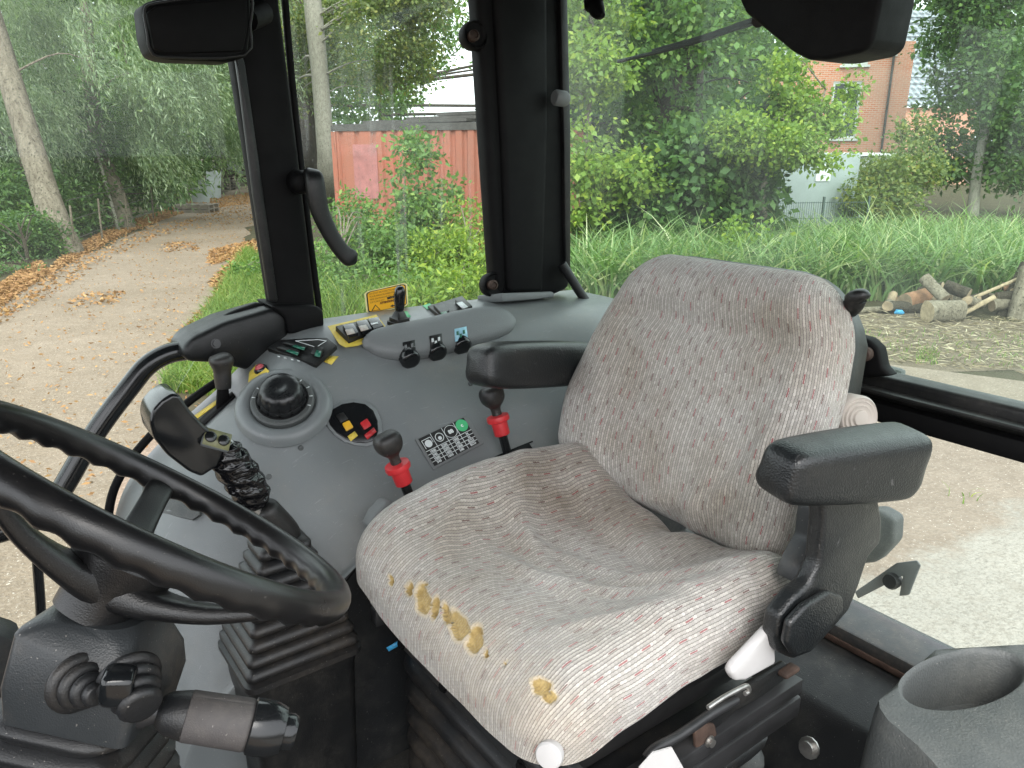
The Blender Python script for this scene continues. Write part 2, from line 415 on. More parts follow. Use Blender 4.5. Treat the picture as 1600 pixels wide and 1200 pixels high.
M['litter'] = leaf_mat('fallen_leaf', (.24, .12, .05), (.34, .185, .075), (.44, .27, .12), .1, .8)
def bark_mat(name, a, b, sc=6):
    t = NT(name); p = t.pos(); n = t.noise(sc, t.mapv(p, (3, 3, .6)), 6, .7); m = t.noise(sc * 6, p, 4)
    c = t.mix(t.ramp(n, .3, .7), a, b); c = t.mix(t.m('MULTIPLY', t.m('GREATER_THAN', m, .62), .7), c, (.03, .028, .02))
    return t.done(t.bsdf(c, .9, t.bump(t.m('ADD', n, m), .03, 1.0), spec=.2))
M['bark'] = bark_mat('bark', (.1, .082, .058), (.27, .235, .18), 4)
M['barkpale'] = bark_mat('pale_bark', (.2, .19, .15), (.38, .36, .3))
M['barkdark'] = bark_mat('dark_bark', (.035, .03, .022), (.09, .075, .055))

def leaf_object(name, C, D, L, Wd, mat, parent=None, kind=None, fold=.25):
    """one four-cornered leaf per row: base C, direction D (unit), length L, width Wd"""
    n = len(C); up = NR.normal(size=(n, 3)); up[:, 2] += .8
    S = np.cross(D, up); S /= np.linalg.norm(S, axis=1)[:, None] + 1e-9
    Nn = np.cross(S, D)
    L = np.broadcast_to(L, (n,))[:, None]; Wd = np.broadcast_to(Wd, (n,))[:, None]
    mid = C + D * L * .45 + Nn * L * fold * .3
    V = np.stack([C, mid + S * Wd * .5, C + D * L, mid - S * Wd * .5], 1).reshape(-1, 3)
    me = bpy.data.meshes.new(name); me.vertices.add(4 * n); me.vertices.foreach_set('co', V.ravel().astype(np.float32))
    me.loops.add(4 * n); me.loops.foreach_set('vertex_index', np.arange(4 * n, dtype=np.int32))
    me.polygons.add(n); me.polygons.foreach_set('loop_start', np.arange(0, 4 * n, 4, dtype=np.int32))
    at = me.attributes.new('leaf', 'FLOAT', 'FACE'); at.data.foreach_set('value', NR.random(n).astype(np.float32))
    me.update(calc_edges=True); me.materials.append(mat)
    return link(name, me, None, parent, False, kind)
def unit(a): return a / (np.linalg.norm(a, axis=1)[:, None] + 1e-9)
def clump_leaves(cent, rad, per, droop=-.25, flat=.7):
    n = len(cent); c = np.repeat(cent, per, 0); r = np.repeat(rad, per)[:, None]
    off = NR.normal(size=(n * per, 3)) * np.array([.5, .5, .5 * flat]) * r
    d = off + NR.normal(size=off.shape) * r * .6; d[:, 2] += droop * r[:, 0]
    return c + off, unit(d)
def in_ellipsoids(specs, n, shell=.55):
    """clump centres inside ellipsoids (cx,cy,cz,rx,ry,rz,weight), thinned by a lumpy 3D wave so that gaps stay"""
    w = np.array([s[6] if len(s) > 6 else s[3] * s[4] * s[5] for s in specs], float); w /= w.sum(); out = []
    for s, k in zip(specs, NR.multinomial(int(n * 1.5), w)):
        d = unit(NR.normal(size=(k, 3))); r = NR.random(k) ** (1 / 3); r = np.maximum(r, NR.random(k) * shell + .3 * (NR.random(k) > .5))
        out.append(d * r[:, None] * np.array(s[3:6]) + np.array(s[:3]))
    P = np.concatenate(out)
    f = np.sin(P[:, 0] * 2.1 + 1.3 * np.sin(P[:, 2] * 1.7)) + np.sin(P[:, 1] * 2.3 + P[:, 2]) + np.sin(P[:, 2] * 3.1 + P[:, 0]) + NR.normal(size=len(P)) * .8
    return P[np.argsort(-f)[:n]]
def tree_geo(path, rads, limbs, n=9):
    vs, fs = tube_geo(catmull(path, 4), [v.x for v in catmull([Vector((r, 0, 0)) for r in rads], 4)], n)
    vs, fs = list(vs), list(fs)
    for p, r in limbs:
        v2, f2 = tube_geo(p, r, 5); k = len(vs); vs += v2; fs += [tuple(i + k for i in f) for f in f2]
    return vs, fs
def tree(name, label, base, path, rads, specs, nclump, per, crad, ll, lw, mat, bark, group=None, droop=-.25, nlimb=26, strand=False, parts=True):
    """path: trunk points relative to base; specs: crown ellipsoids relative to base"""
    b = Vector(base); t = thing(name, label, 'tree', b, group)
    pts = [b + Vector(p) for p in path]; P = in_ellipsoids([(b.x + s[0], b.y + s[1], b.z + s[2], *s[3:]) for s in specs], nclump)
    limbs = []
    dense = catmull(pts, 5)
    for i in NR.choice(len(P), min(nlimb, len(P)), replace=False):
        q = Vector(P[i]); k = min(range(len(dense)), key=lambda j: (dense[j] - q).length + (3 if dense[j].z > q.z - .1 else 0))
        a = dense[k]; m = a.lerp(q, .5) + Vector((RND.uniform(-.2, .2), RND.uniform(-.2, .2), RND.uniform(.05, .4)))
        r0 = min(rads[-1] * 1.1, .008 + .012 * (q - a).length); cc = catmull([a, m, q], 4)
        limbs.append((cc, [r0 * (1 - .8 * j / (len(cc) - 1)) for j in range(len(cc))]))
    vs, fs = tree_geo(pts, rads, limbs); mk('trunk', vs, fs, bark, t)
    if strand:
        P = np.repeat(P[:len(P) // 5], 5, 0); P = P + NR.normal(size=P.shape) * .16; n = len(P); k = per
        dirx = np.array(strand) + np.repeat(NR.normal(size=(n // 5, 3)) * .3, 5, 0) + NR.normal(size=(n, 3)) * .12; dirx = unit(dirx)
        tt = (np.arange(k) / k)[None, :, None]; ln = (crad * (.6 + .8 * NR.random(n)))[:, None, None]
        cc = P[:, None, :] + dirx[:, None, :] * tt * ln + np.array([0, 0, -1])[None, None, :] * tt ** 2 * ln * .6
        cc = cc.reshape(-1, 3); cc += NR.normal(size=cc.shape) * .03
        dd = np.repeat(dirx, k, 0) * .6 + NR.normal(size=cc.shape) * .5 + np.array([0, 0, -.55]); dd = unit(dd)
        leaf_object('crown', cc, dd, ll * (.6 + .7 * NR.random(len(cc))), lw, mat, t)
    else:
        C, D = clump_leaves(P, crad * (.6 + .8 * NR.random(len(P))), per, droop)
        s = .45 + 1.0 * NR.random(len(C)) ** 1.3; leaf_object('crown', C, D, ll * s, lw * s, mat, t)
    return t
def at(px, py, d): return dep(px, py, d)
def rel(base, px, py, d, rx, ry, rz, w=None):
    q = dep(px, py, d) - Vector(base); return (q.x, q.y, q.z, rx, ry, rz) + ((w,) if w else ())

# --- willows along the left of the lane
b1 = gnd(108, 398)
tree('willow_tree', 'leaning grey willow trunk nearest the lane, at the left edge', b1,
     [(0, 0, -.2), tuple(at(80, 330, 16.2) - b1), tuple(at(45, 220, 16.2) - b1), tuple(at(5, 90, 16.1) - b1), tuple(at(-40, -60, 16) - b1), tuple(at(-90, -260, 16) - b1)],
     [.36, .28, .25, .23, .2, .12],
     [rel(b1, 110, 60, 18, 2.4, 1.0, 2.4), rel(b1, -40, 80, 18, 2.2, .9, 2.8), rel(b1, 240, 60, 18, 2.0, 1.2, 2.0), rel(b1, 190, 180, 18.5, 1.3, .9, 1.1), rel(b1, 20, 290, 19, 1.6, .6, 1.4), rel(b1, 200, 20, 14.5, 1.2, 1, .9), rel(b1, 100, -250, 16, 3, 3, 2)],
     2600, 24, .95, .15, .03, M['willow'], M['bark'], 'willows along the lane', strand=(-.45, .25, -.5), nlimb=7)
b2 = gnd(193, 358)
tree('willow_tree', 'second willow along the lane with a darker trunk behind a thin pole', b2,
     [(0, 0, -.2), tuple(at(178, 300, 21.5) - b2), tuple(at(155, 230, 21.5) - b2), tuple(at(140, 120, 21.3) - b2), tuple(at(130, -60, 21) - b2)],
     [.36, .27, .23, .2, .12],
     [rel(b2, 190, 170, 21, 2.0, 1.4, 1.3), rel(b2, 290, 100, 22, 2.4, 2, 2.6), rel(b2, 90, 230, 24, 2, 1.0, 2.0), rel(b2, 250, -120, 22, 3.4, 3, 2.6), rel(b2, 60, 330, 24, 1.6, .8, 1.2), rel(b2, 235, 170, 20.5, .9, .8, .8)],
     2400, 24, 1.0, .17, .035, M['willow'], M['bark'], 'willows along the lane', strand=(-.45, .25, -.5), nlimb=7)
b3 = gnd(270, 312)
tree('bushy_willow', 'bushy green willow thicket leaning over the stacked pallets', b3,
     [(0, 0, -.2), tuple(at(268, 250, 33) - b3), tuple(at(262, 150, 33) - b3), tuple(at(275, 40, 33) - b3)], [.2, .15, .12, .07],
     [rel(b3, 285, 165, 32, 2.2, 2.0, 1.6), rel(b3, 235, 275, 29, 1.3, 1.2, .9), rel(b3, 350, 150, 36, 3.0, 3, 3.0), rel(b3, 400, 190, 44, 2.6, 2.4, 1.4), rel(b3, 230, 120, 33, 3, 3, 3), rel(b3, 390, 60, 40, 3.5, 3.5, 3.5)],
     2600, 20, .6, .22, .07, M['leafmid'], M['bark'], droop=-.5)
# dense dark hedge closing the view behind the willows
hb = gnd(60, 372)
tree('hedge_tree', 'dark dense hedge foliage behind the leaning willow trunk', hb, [(0, 0, -.2), (0, 0, 1.2), (.1, 0, 3)], [.12, .1, .05],
     [rel(hb, 40, 330, 18.5, 1.5, .8, 1.0), rel(hb, 130, 330, 20.5, 1.0, .7, 1.0), rel(hb, -60, 330, 17, 1.6, .8, 1.2), rel(hb, 30, 200, 20, 2.6, .8, 2), rel(hb, 150, 240, 23, 2.4, .8, 2)],
     1500, 26, .45, .14, .06, M['leafdark'], M['barkdark'], 'hedge behind the willows')
h2 = gnd(235, 325)
tree('hedge_tree', 'dark dense hedge foliage between the second willow and the pallets', h2, [(0, 0, -.2), (0, 0, 1.5), (.1, 0, 4)], [.12, .1, .05],
     [rel(h2, 240, 300, 27, 1.4, .8, .8), rel(h2, 280, 255, 37, 1.8, .9, 1.3), rel(h2, 230, 200, 29, 3, 1, 2.6), rel(h2, 325, 215, 46, 3.4, 1.2, 2.0), rel(h2, 350, 80, 44, 6, 2, 6), rel(h2, 100, 100, 34, 7, 2, 5), rel(h2, 380, 270, 50, 3.5, 1, 1.5)],
     2000, 24, .8, .3, .14, M['leafdark'], M['barkdark'], 'hedge behind the willows')
bs = gnd(45, 415)
tree('low_bush', 'low dark green bush at the foot of the leaning willow', bs, [(0, 0, -.1), (0, 0, .4), (.05, 0, .8)], [.04, .03, .015],
     [rel(bs, 25, 375, 15.4, .9, .7, .5), rel(bs, 0, 430, 13.6, .6, .5, .3), rel(bs, 75, 400, 15.6, .3, .3, .22)], 360, 26, .24, .08, .045, M['leafdark'], M['barkdark'], nlimb=10)

# --- middle window: pale trunk, oak behind, shrubs before the container
b4 = gnd(518, 322)
tree('pale_tree', 'tall straight tree with a pale grey trunk beside the red container', b4,
     [(0, 0, -.3), tuple(at(512, 270, 26) - b4), tuple(at(500, 120, 26) - b4), tuple(at(488, 0, 26) - b4), tuple(at(470, -200, 26) - b4)], [.34, .3, .29, .3, .2],
     [rel(b4, 590, 40, 25, 1.3, 1.3, 1.3), rel(b4, 470, 60, 30, 1.6, 1.2, 2.2), rel(b4, 630, 90, 26, 1.2, 1.2, 1.2), rel(b4, 460, 130, 30, 1.1, 1, 1.2), rel(b4, 660, -20, 25, 1.5, 1.4, 1.2), rel(b4, 575, 125, 27.5, 1.0, .9, .8), rel(b4, 520, 50, 29.5, 1.2, .9, 1.6)],
     1150, 26, .5, .15, .085, M['leafolive'], M['barkpale'], 'trees behind the container')
b5 = gnd(476, 300)
tree('dark_trunk_tree', 'thicker darker tree trunk just left of the pale trunk', b5,
     [(0, 0, -.3), tuple(at(478, 240, 34) - b5), tuple(at(470, 120, 34) - b5), tuple(at(462, -60, 34) - b5)], [.6, .5, .45, .3],
     [rel(b5, 540, 90, 34, 2.4, 2, 2.0), rel(b5, 590, 150, 34, 2.0, 1.6, .9), rel(b5, 650, 50, 36, 2.4, 2, 2.4), rel(b5, 450, 60, 36, 2, 2, 3), rel(b5, 600, -60, 36, 4, 3, 2.4), rel(b5, 735, 20, 34, 1.2, 1.2, .9)],
     1200, 26, .65, .2, .12, M['leafmid'], M['barkdark'], 'trees behind the container')
def shrub(label, px, py, specs, mat, nc, per, crad, ll, lw, name='shrub', group='shrubs before the container'):
    b = gnd(px, py)
    stems = []
    t = tree(name, label, b, [(0, 0, -.05), (.02, 0, .35), (.05, .02, .8)], [.03, .025, .012], [rel(b, *s) for s in specs], nc, per, crad, ll, lw, mat, M['bark'], group, nlimb=14)
    t['category'] = 'shrub'; return t
shrub('tall leafy shrub standing against the red container', 650, 430, [(650, 270, 13.2, .5, .5, .55), (655, 340, 13, .55, .5, .5), (640, 225, 13.4, .3, .3, .25), (690, 300, 13.5, .4, .4, .3), (645, 400, 12.6, .6, .5, .4)], M['leafmid'], 300, 26, .2, .1, .06)
shrub('low feathery green shrub at the foot of the pale trunk', 545, 470, [(545, 350, 12, .45, .5, .5), (520, 420, 11, .5, .5, .4), (590, 380, 11.6, .5, .5, .4), (600, 440, 10.4, .6, .5, .3)], M['leafmid'], 330, 26, .2, .085, .035)
shrub('yellow green shrub under the right end of the container', 735, 450, [(735, 350, 12.5, .4, .5, .45), (700, 400, 11.5, .6, .5, .4), (750, 430, 10.8, .5, .5, .35), (700, 455, 10, .6, .5, .25)], M['leaflime'], 300, 24, .2, .09, .035)
shrub('small bright weeds at the lane side of the verge', 470, 440, [(455, 420, 12, .5, .5, .3), (490, 465, 10.4, .5, .5, .22), (410, 425, 13, .5, .5, .25)], M['leafmid'], 200, 24, .16, .08, .035)

# --- rear window: big broadleaf trees
b6 = gnd(990, 415)
tree('broadleaf_tree', 'large broadleaf tree with a dark slanting trunk behind the backrest', b6,
     [(0, 0, -.2), tuple(at(985, 330, 15.5) - b6), tuple(at(1015, 230, 15.5) - b6), tuple(at(1055, 130, 15.6) - b6), tuple(at(1090, 10, 15.8) - b6), tuple(at(1100, -140, 16) - b6)], [.24, .19, .17, .15, .13, .08],
     [rel(b6, 1060, 40, 14.6, 1.6, 1.3, 1.2), rel(b6, 960, 60, 14.6, 1.1, 1.1, 1.3), rel(b6, 1110, 130, 14.6, 1.1, 1, 1.0), rel(b6, 1160, 60, 15, 1.1, 1, 1.0), rel(b6, 1020, 190, 15.6, 1.0, .9, .8), rel(b6, 1030, -120, 15, 3, 2.5, 1.4), rel(b6, 1200, 110, 15.2, .7, .8, .6)],
     1250, 26, .36, .13, .085, M['leafmid'], M['barkdark'], 'broadleaf trees behind the tractor')
b7 = gnd(915, 430)
tree('broadleaf_tree', 'yellow green young tree beside the rear cab pillar', b7,
     [(0, 0, -.2), tuple(at(912, 300, 13.6) - b7), tuple(at(920, 160, 13.4) - b7), tuple(at(925, 20, 13.4) - b7)], [.08, .07, .055, .03],
     [rel(b7, 925, 110, 13, .7, .7, .5), rel(b7, 915, 200, 13, .55, .55, .5), rel(b7, 950, 260, 12.6, .7, .6, .4), rel(b7, 900, 310, 12.6, .5, .5, .5), rel(b7, 930, 20, 13.4, .8, .8, .6), rel(b7, 990, 290, 13, .5, .5, .35)],
     430, 24, .24, .11, .075, M['leaflime'], M['bark'], 'broadleaf trees behind the tractor')
b8 = gnd(1085, 425)
tree('broadleaf_tree', 'dark broad-leaved tree filling the middle of the rear window', b8,
     [(0, 0, -.2), tuple(at(1090, 340, 14) - b8), tuple(at(1110, 240, 14) - b8), tuple(at(1140, 160, 14) - b8)], [.11, .09, .07, .04],
     [rel(b8, 1090, 270, 13.6, 1.0, .9, .8), rel(b8, 1060, 340, 13.4, .9, .8, .5), rel(b8, 1150, 240, 13.4, .8, .7, .6), rel(b8, 1150, 320, 13.6, .75, .7, .55), rel(b8, 980, 360, 13.8, 1.0, .7, .5), rel(b8, 1180, 190, 13.8, .7, .6, .4)],
     900, 24, .3, .14, .1, M['leafdark'], M['barkdark'], 'broadleaf trees behind the tractor')
b9 = gnd(1235, 420)
tree('hawthorn_tree', 'light green tree with fine leaves reaching across the brick house', b9,
     [(0, 0, -.2), tuple(at(1190, 320, 13.2) - b9), tuple(at(1215, 250, 13) - b9), tuple(at(1265, 200, 12.9) - b9), tuple(at(1290, 140, 12.9) - b9)], [.07, .06, .045, .03, .015],
     [rel(b9, 1220, 230, 12.6, .75, .6, .32), rel(b9, 1160, 215, 12.6, .6, .6, .35), rel(b9, 1265, 165, 12.9, .45, .4, .4), rel(b9, 1290, 250, 12.8, .45, .4, .12), rel(b9, 1240, 120, 13, .6, .5, .4), rel(b9, 1310, 190, 12.9, .25, .3, .3), rel(b9, 1170, 370, 12, .5, .5, .22), rel(b9, 1285, 195, 12.8, .35, .35, .25), rel(b9, 1330, 240, 13, .3, .3, .14), rel(b9, 1335, 130, 13.2, .22, .3, .3)],
     540, 24, .19, .085, .06, M['leaflime'], M['bark'])
b10 = gnd(1520, 337)
tree('slender_tree', 'tall tree with a thin pale leaning trunk right of the house', b10,
     [(0, 0, -.2), tuple(at(1528, 260, 25) - b10), tuple(at(1548, 160, 25) - b10), tuple(at(1570, 40, 25) - b10), tuple(at(1590, -100, 25) - b10)], [.2, .15, .13, .1, .06],
     [rel(b10, 1520, 60, 25.5, 1.8, 1.5, 1.8), rel(b10, 1480, 140, 26, .9, .9, 1.1), rel(b10, 1590, 140, 24, 1.6, 1.4, 1.6), rel(b10, 1490, 240, 26, 1.4, 1.2, 1.0), rel(b10, 1590, 260, 25, 1.4, 1.2, 1.1), rel(b10, 1540, -80, 25, 3, 2.4, 1.6), rel(b10, 1500, 10, 25, .9, 1, 1.2)],
     1500, 24, .5, .19, .11, M['leafdark'], M['barkpale'], nlimb=40)
b11 = gnd(1395, 350)
tree('hawthorn_bush', 'loose bush between the grey trailer and the slender tree', b11,
     [(0, 0, -.2), (.05, 0, .8), (.1, .1, 2.0)], [.06, .05, .02],
     [rel(b11, 1370, 280, 20, .9, .8, .6), rel(b11, 1420, 260, 21, 1.0, .9, .7), rel(b11, 1390, 320, 19.5, .9, .7, .5), rel(b11, 1425, 205, 22, .5, .5, .45), rel(b11, 1345, 310, 19, .45, .5, .5)],
     420, 24, .3, .12, .075, M['leafolive'], M['bark'])
hb3 = gnd(1080, 372)
tree('hedge_tree', 'dark leafy hedge far behind the broadleaf trees in the rear window', hb3, [(0, 0, -.2), (0, 0, 2), (.1, 0, 4.5)], [.14, .11, .06],
     [rel(hb3, 960, 250, 20, 2.6, 1.0, 2.0), rel(hb3, 1100, 250, 21, 2.4, 1.0, 1.8), rel(hb3, 950, 90, 22, 2.6, 1.2, 2.4), rel(hb3, 1110, 80, 23, 2.6, 1.2, 2.2), rel(hb3, 900, 340, 18, 2, 1, .9), rel(hb3, 1130, 340, 19, 1.4, .8, .8)],
     1300, 24, .6, .24, .15, M['leafdark'], M['barkdark'])
fw = gnd(600, 285)
far = tree('tree_belt', 'distant belt of trees behind everything', fw, [(0, 0, -.2), (0, 0, 3), (0, 0, 6)], [.3, .2, .1],
     [rel(fw, 1480, 120, 60, 7, 5, 7), rel(fw, 1590, 140, 55, 6, 5, 7), rel(fw, 430, 130, 70, 6, 5, 7), rel(fw, 570, 150, 75, 6, 5, 3), rel(fw, 900, 120, 60, 8, 5, 8), rel(fw, 1060, 100, 60, 8, 5, 8), rel(fw, 300, 60, 75, 14, 5, 10), rel(fw, 60, 60, 70, 14, 5, 10)],
     1500, 22, 1.8, .75, .5, M['leafdark'], M['barkdark'])
far['kind'] = 'stuff'

# --- reeds, grass, weeds and fallen leaves
def blades(name, label, cat, pts, h, w, mat, bend=.5, seg=5):
    n = len(pts); H = h * (.55 + .7 * NR.random(n)); az = NR.random(n) * 6.283; bd = bend * (.3 + NR.random(n)); sa = NR.random(n) * 6.283
    dx, dy = np.cos(az), np.sin(az); V = []
    for k in range(seg + 1):
        t = k / seg; x = pts[:, 0] + dx * bd * H * t ** 2; y = pts[:, 1] + dy * bd * H * t ** 2; z = pts[:, 2] + H * (t - .35 * bd * t ** 3)
        ww = w * (1 - t ** 1.6) * .5 + .0008
        V.append(np.stack([x - np.sin(sa) * ww, y + np.cos(sa) * ww, z], 1)); V.append(np.stack([x + np.sin(sa) * ww, y - np.cos(sa) * ww, z], 1))
    V = np.stack(V, 1).reshape(-1, 3); m = 2 * (seg + 1); base = (np.arange(n) * m)[:, None]
    F = np.concatenate([base + np.array([2 * k, 2 * k + 1, 2 * k + 3, 2 * k + 2]) for k in range(seg)], 1).reshape(-1)
    me = bpy.data.meshes.new(name); me.vertices.add(len(V)); me.vertices.foreach_set('co', V.ravel().astype(np.float32))
    nf = n * seg; me.loops.add(4 * nf); me.loops.foreach_set('vertex_index', F.astype(np.int32)); me.polygons.add(nf)
    me.polygons.foreach_set('loop_start', np.arange(0, 4 * nf, 4, dtype=np.int32))
    a = me.attributes.new('leaf', 'FLOAT', 'FACE'); a.data.foreach_set('value', np.repeat(NR.random(n), seg).astype(np.float32))
    me.update(calc_edges=True); me.materials.append(mat); o = link(name, me, None, None, True, 'stuff'); return tag(o, label, cat)
def scatter_px(quads, n, z=0.0):
    """points on the ground inside polygons given by photo pixels (evenly over the real ground)"""
    out = []
    for q in quads:
        c = [gnd(*p) for p in q[:4]]; k = int(n * q[4]) if len(q) > 4 else n
        u, v = NR.random(k)[:, None], NR.random(k)[:, None]; A, B, Cc, Dd = [np.array(x) for x in c]
        out.append((A * (1 - u) + B * u) * (1 - v) + (Dd * (1 - u) + Cc * u) * v)
    P = np.concatenate(out); P[:, 2] = z; return P
blades('reeds', 'tall green reeds with bending leaves behind the log pile', 'reeds', scatter_px([((1330, 470), (1610, 478), (1610, 400), (1330, 405)), ((890, 480), (1330, 470), (1330, 410), (890, 425), 1.1)], 6500), 1.02, .042, M['reed'], 1.1)
blades('reed_stalks', 'paler tall reed stalks standing out of the green reeds', 'reeds', scatter_px([((900, 470), (1610, 474), (1610, 405), (900, 418))], 450), 1.25, .04, leaf_mat('pale_reed', (.2, .3, .12), (.32, .42, .2), (.6, .58, .38), .35), .7)
blades('verge_grass', 'bright green grass along the right verge of the lane', 'grass', scatter_px([((250, 612), (330, 620), (440, 430), (385, 392)), ((330, 620), (520, 640), (780, 480), (440, 430), 1.2)], 9000), .24, .012, M['grass'], .9, 3)
blades('weeds', 'tall pale weeds and grasses below the container shrubs', 'weeds', scatter_px([((430, 520), (780, 500), (780, 440), (430, 440))], 5000), .55, .014, M['grass'], .8, 4)
blades('soil_grass', 'sparse grass tufts on the bare soil strip', 'grass', np.concatenate([scatter_px([((1340, 560), (1600, 580), (1600, 520), (1340, 520))], 300), scatter_px([((1430, 570), (1470, 572), (1465, 548), (1430, 548))], 110), scatter_px([((1480, 790), (1540, 795), (1560, 765), (1470, 765))], 8)]), .08, .009, M['grass'], .9, 3)
# dry stalks strewn over the soil
ds = scatter_px([((1340, 565), (1610, 585), (1610, 500), (1340, 490))], 1900, .02); a = NR.random(len(ds)) * 6.283
so = leaf_object('dry_stalks', ds, unit(np.stack([np.cos(a), np.sin(a), NR.normal(size=len(ds)) * .15], 1)), 0.06 + .14 * NR.random(len(ds)), .011, leaf_mat('dry_stalk', (.15, .11, .07), (.3, .24, .15), (.48, .42, .29), .1), None, 'stuff')
tag(so, 'pale dry stalks strewn over the bare soil', 'straw')
def litter(quads, n):
    P = scatter_px(quads, n, .018); P[:, 2] += NR.random(len(P)) * .03; a = NR.random(len(P)) * 6.283
    return P, unit(np.stack([np.cos(a), np.sin(a), NR.normal(size=len(P)) * .35], 1))
P1, D1 = litter([((-20, 492), (75, 428), (60, 410), (-20, 462)), ((70, 432), (200, 362), (190, 350), (110, 392), 1.5), ((190, 368), (330, 318), (300, 315), (190, 352), 1.5), ((300, 330), (400, 318), (400, 300), (300, 316), .5),
                 ((345, 478), (392, 425), (380, 395), (330, 440), .5), ((310, 540), (360, 455), (350, 450), (270, 540), .25), ((255, 396), (310, 392), (305, 380), (260, 380), .035), ((110, 486), (185, 476), (195, 458), (125, 462), .025), ((325, 416), (405, 400), (400, 376), (330, 392), .3), ((-20, 520), (140, 430), (75, 428), (-20, 480), .10), ((130, 425), (330, 335), (200, 362), (75, 430), .15), ((250, 370), (400, 345), (400, 318), (330, 322), .15)], 4200)
P2, D2 = litter([((-20, 900), (330, 640), (400, 330), (-20, 470))], 1500)
lo = leaf_object('fallen_leaves', np.concatenate([P1, P2]), np.concatenate([D1, D2]), np.concatenate([.05 + .05 * NR.random(len(P1)), .03 + .035 * NR.random(len(P2))]), np.concatenate([np.full(len(P1), .042), np.full(len(P2), .022)]), M['litter'], None, 'stuff')
tag(lo, 'orange brown fallen leaves strewn along the edges of the dirt lane', 'leaves')
# ------------------------------------------------------------------ outdoor things
def box_pts(o, ux, uy, uz):   # eight corners from an origin and three edge vectors
    o, ux, uy, uz = map(Vector, (o, ux, uy, uz))
    vs = [o, o + ux, o + ux + uy, o + uy, o + uz, o + ux + uz, o + ux + uy + uz, o + uy + uz]
    return vs, [(3, 2, 1, 0), (4, 5, 6, 7), (0, 1, 5, 4), (1, 2, 6, 5), (2, 3, 7, 6), (3, 0, 4, 7)]
def box(name, o, ux, uy, uz, mat, parent=None):
    vs, fs = box_pts(o, ux, uy, uz); return mk(name, vs, fs, mat, parent, False)
Z = Vector((0, 0, 1))
# --- rusty red container
t = NT('container_red'); p = t.pos()
c = t.mix(t.ramp(t.noise(1.5, p, 5), .3, .7), (.36, .11, .065), (.29, .115, .075)); c = t.mix(t.ramp(t.noise(3, t.mapv(p, (3, 3, .5)), 6, .7), .58, .7), c, (.14, .06, .035))
M['contred'] = t.done(t.bsdf(c, .65, t.bump(t.noise(30, p), .004)))
A = dep(517, 195, 17.0); B = dep(762, 207, 15.6); A.z = B.z = 0
B = A + (B - A).normalized() * 6.0
e = (B - A).normalized(); nrm = Vector((-e.y, e.x, 0));
if nrm.dot(CP - A) < 0: nrm = -nrm
HC = 2.6
ct = thing('shipping_container', 'rusty red corrugated shipping container behind the shrubs', 'container', A)
# corrugated long side: one continuous folded sheet
pr, L, x = [], 6.0, .1
while x < L - .1:
    for dx, dd in ((0, 0), (.07, 0), (.105, -.05), (.175, -.05), (.21, 0)):
        if x + dx < L - .08: pr.append((x + dx, dd))
    x += .278 if x > .9 else .42
vs, fs = [], []
for i, (x, d) in enumerate(pr):
    q = A + e * x + nrm * d; vs += [q + Z * .15, q + Z * (HC - .12)]
    if i: fs.append((2 * i - 2, 2 * i, 2 * i + 1, 2 * i - 1))
mk('side_sheet', vs, fs, M['contred'], ct, False)
M['contdark'] = flat('dark_rail', (.06, .055, .05), .6, .3, 8)
box('top_rail', A + Z * (HC - .12) - nrm * .06, e * L, nrm * .08, Z * .12, M['contdark'], ct)
box('bottom_rail', A - nrm * .06, e * L, nrm * .08, Z * .15, M['contred'], ct)
for s in (0, L - .12): box('corner_post', A + e * s - nrm * .1 + Z * .01, e * .12, nrm * .125, Z * (HC - .14), M['contred'], ct)
box('roof', A + Z * HC - nrm * 2.44, e * L, nrm * 2.38, Z * .03, M['contdark'], ct)
box('end_wall', A - nrm * 2.4 + e * .02, e * .06, nrm * 2.3, Z * (HC - .05), M['contred'], ct)
box('repair_patch', A + e * .55 + nrm * .004 + Z * 1.05, e * .62, nrm * .012, Z * 1.15, flat('patch_red', (.33, .13, .12), .6, .2, 6), ct)
# planks and sheet stacked on its roof
for k, (s0, ln, h, back) in enumerate(((.5, 2.6, .10, .5), (1.4, 2.2, .18, .9), (2.0, 1.6, .28, 1.2))):
    pk = box('roof_plank', A + e * s0 + Z * (HC + .035 + h - .1) - nrm * back, e * ln + Z * .03, -nrm * .5, Z * .07, M['contdark'])
    tag(pk, ['lowest', 'middle', 'topmost'][k] + ' dark plank lying on the roof of the red container', 'plank', 'planks on the container roof')

# --- brick house
t = NT('red_brick'); p = t.pos()
fac_h = Vector((-.5, -.86, 0))
br = t.n('ShaderNodeTexBrick'); br.inputs['Scale'].default_value = 1.0
br.inputs['Color1'].default_value = (.6, .2, .11, 1); br.inputs['Color2'].default_value = (.66, .27, .16, 1); br.inputs['Mortar'].default_value = (.6, .48, .4, 1)
br.inputs['Brick Width'].default_value = .22; br.inputs['Row Height'].default_value = .075; br.inputs['Mortar Size'].default_value = .009
sx = t.sep(p); t.set(br.inputs['Vector'], t.comb(t.m('SUBTRACT', t.m('MULTIPLY', sx[0], -.8), t.m('MULTIPLY', sx[1], -.59)), sx[2]))
c = t.mix(t.ramp(t.noise(.9, p, 4), .4, .75), br.outputs[0], (.5, .3, .22)); M['brick'] = t.done(t.bsdf(c, .85, t.bump(br.outputs[1], .01)))
M['roofwhite'] = flat('pale_zinc', (.72, .74, .74), .4, .08, 2)
M['winwhite'] = flat('white_frame', (.6, .62, .6), .4, .05)
M['winglass'] = flat('dark_pane', (.03, .045, .045), .08, .2, 3)
Dh = 32.0
hl, hr = dep(1130, 230, Dh + 1.5), dep(1408, 230, Dh); hl.z = hr.z = 0
he = (hr - hl).normalized(); hn = Vector((-he.y, he.x, 0))
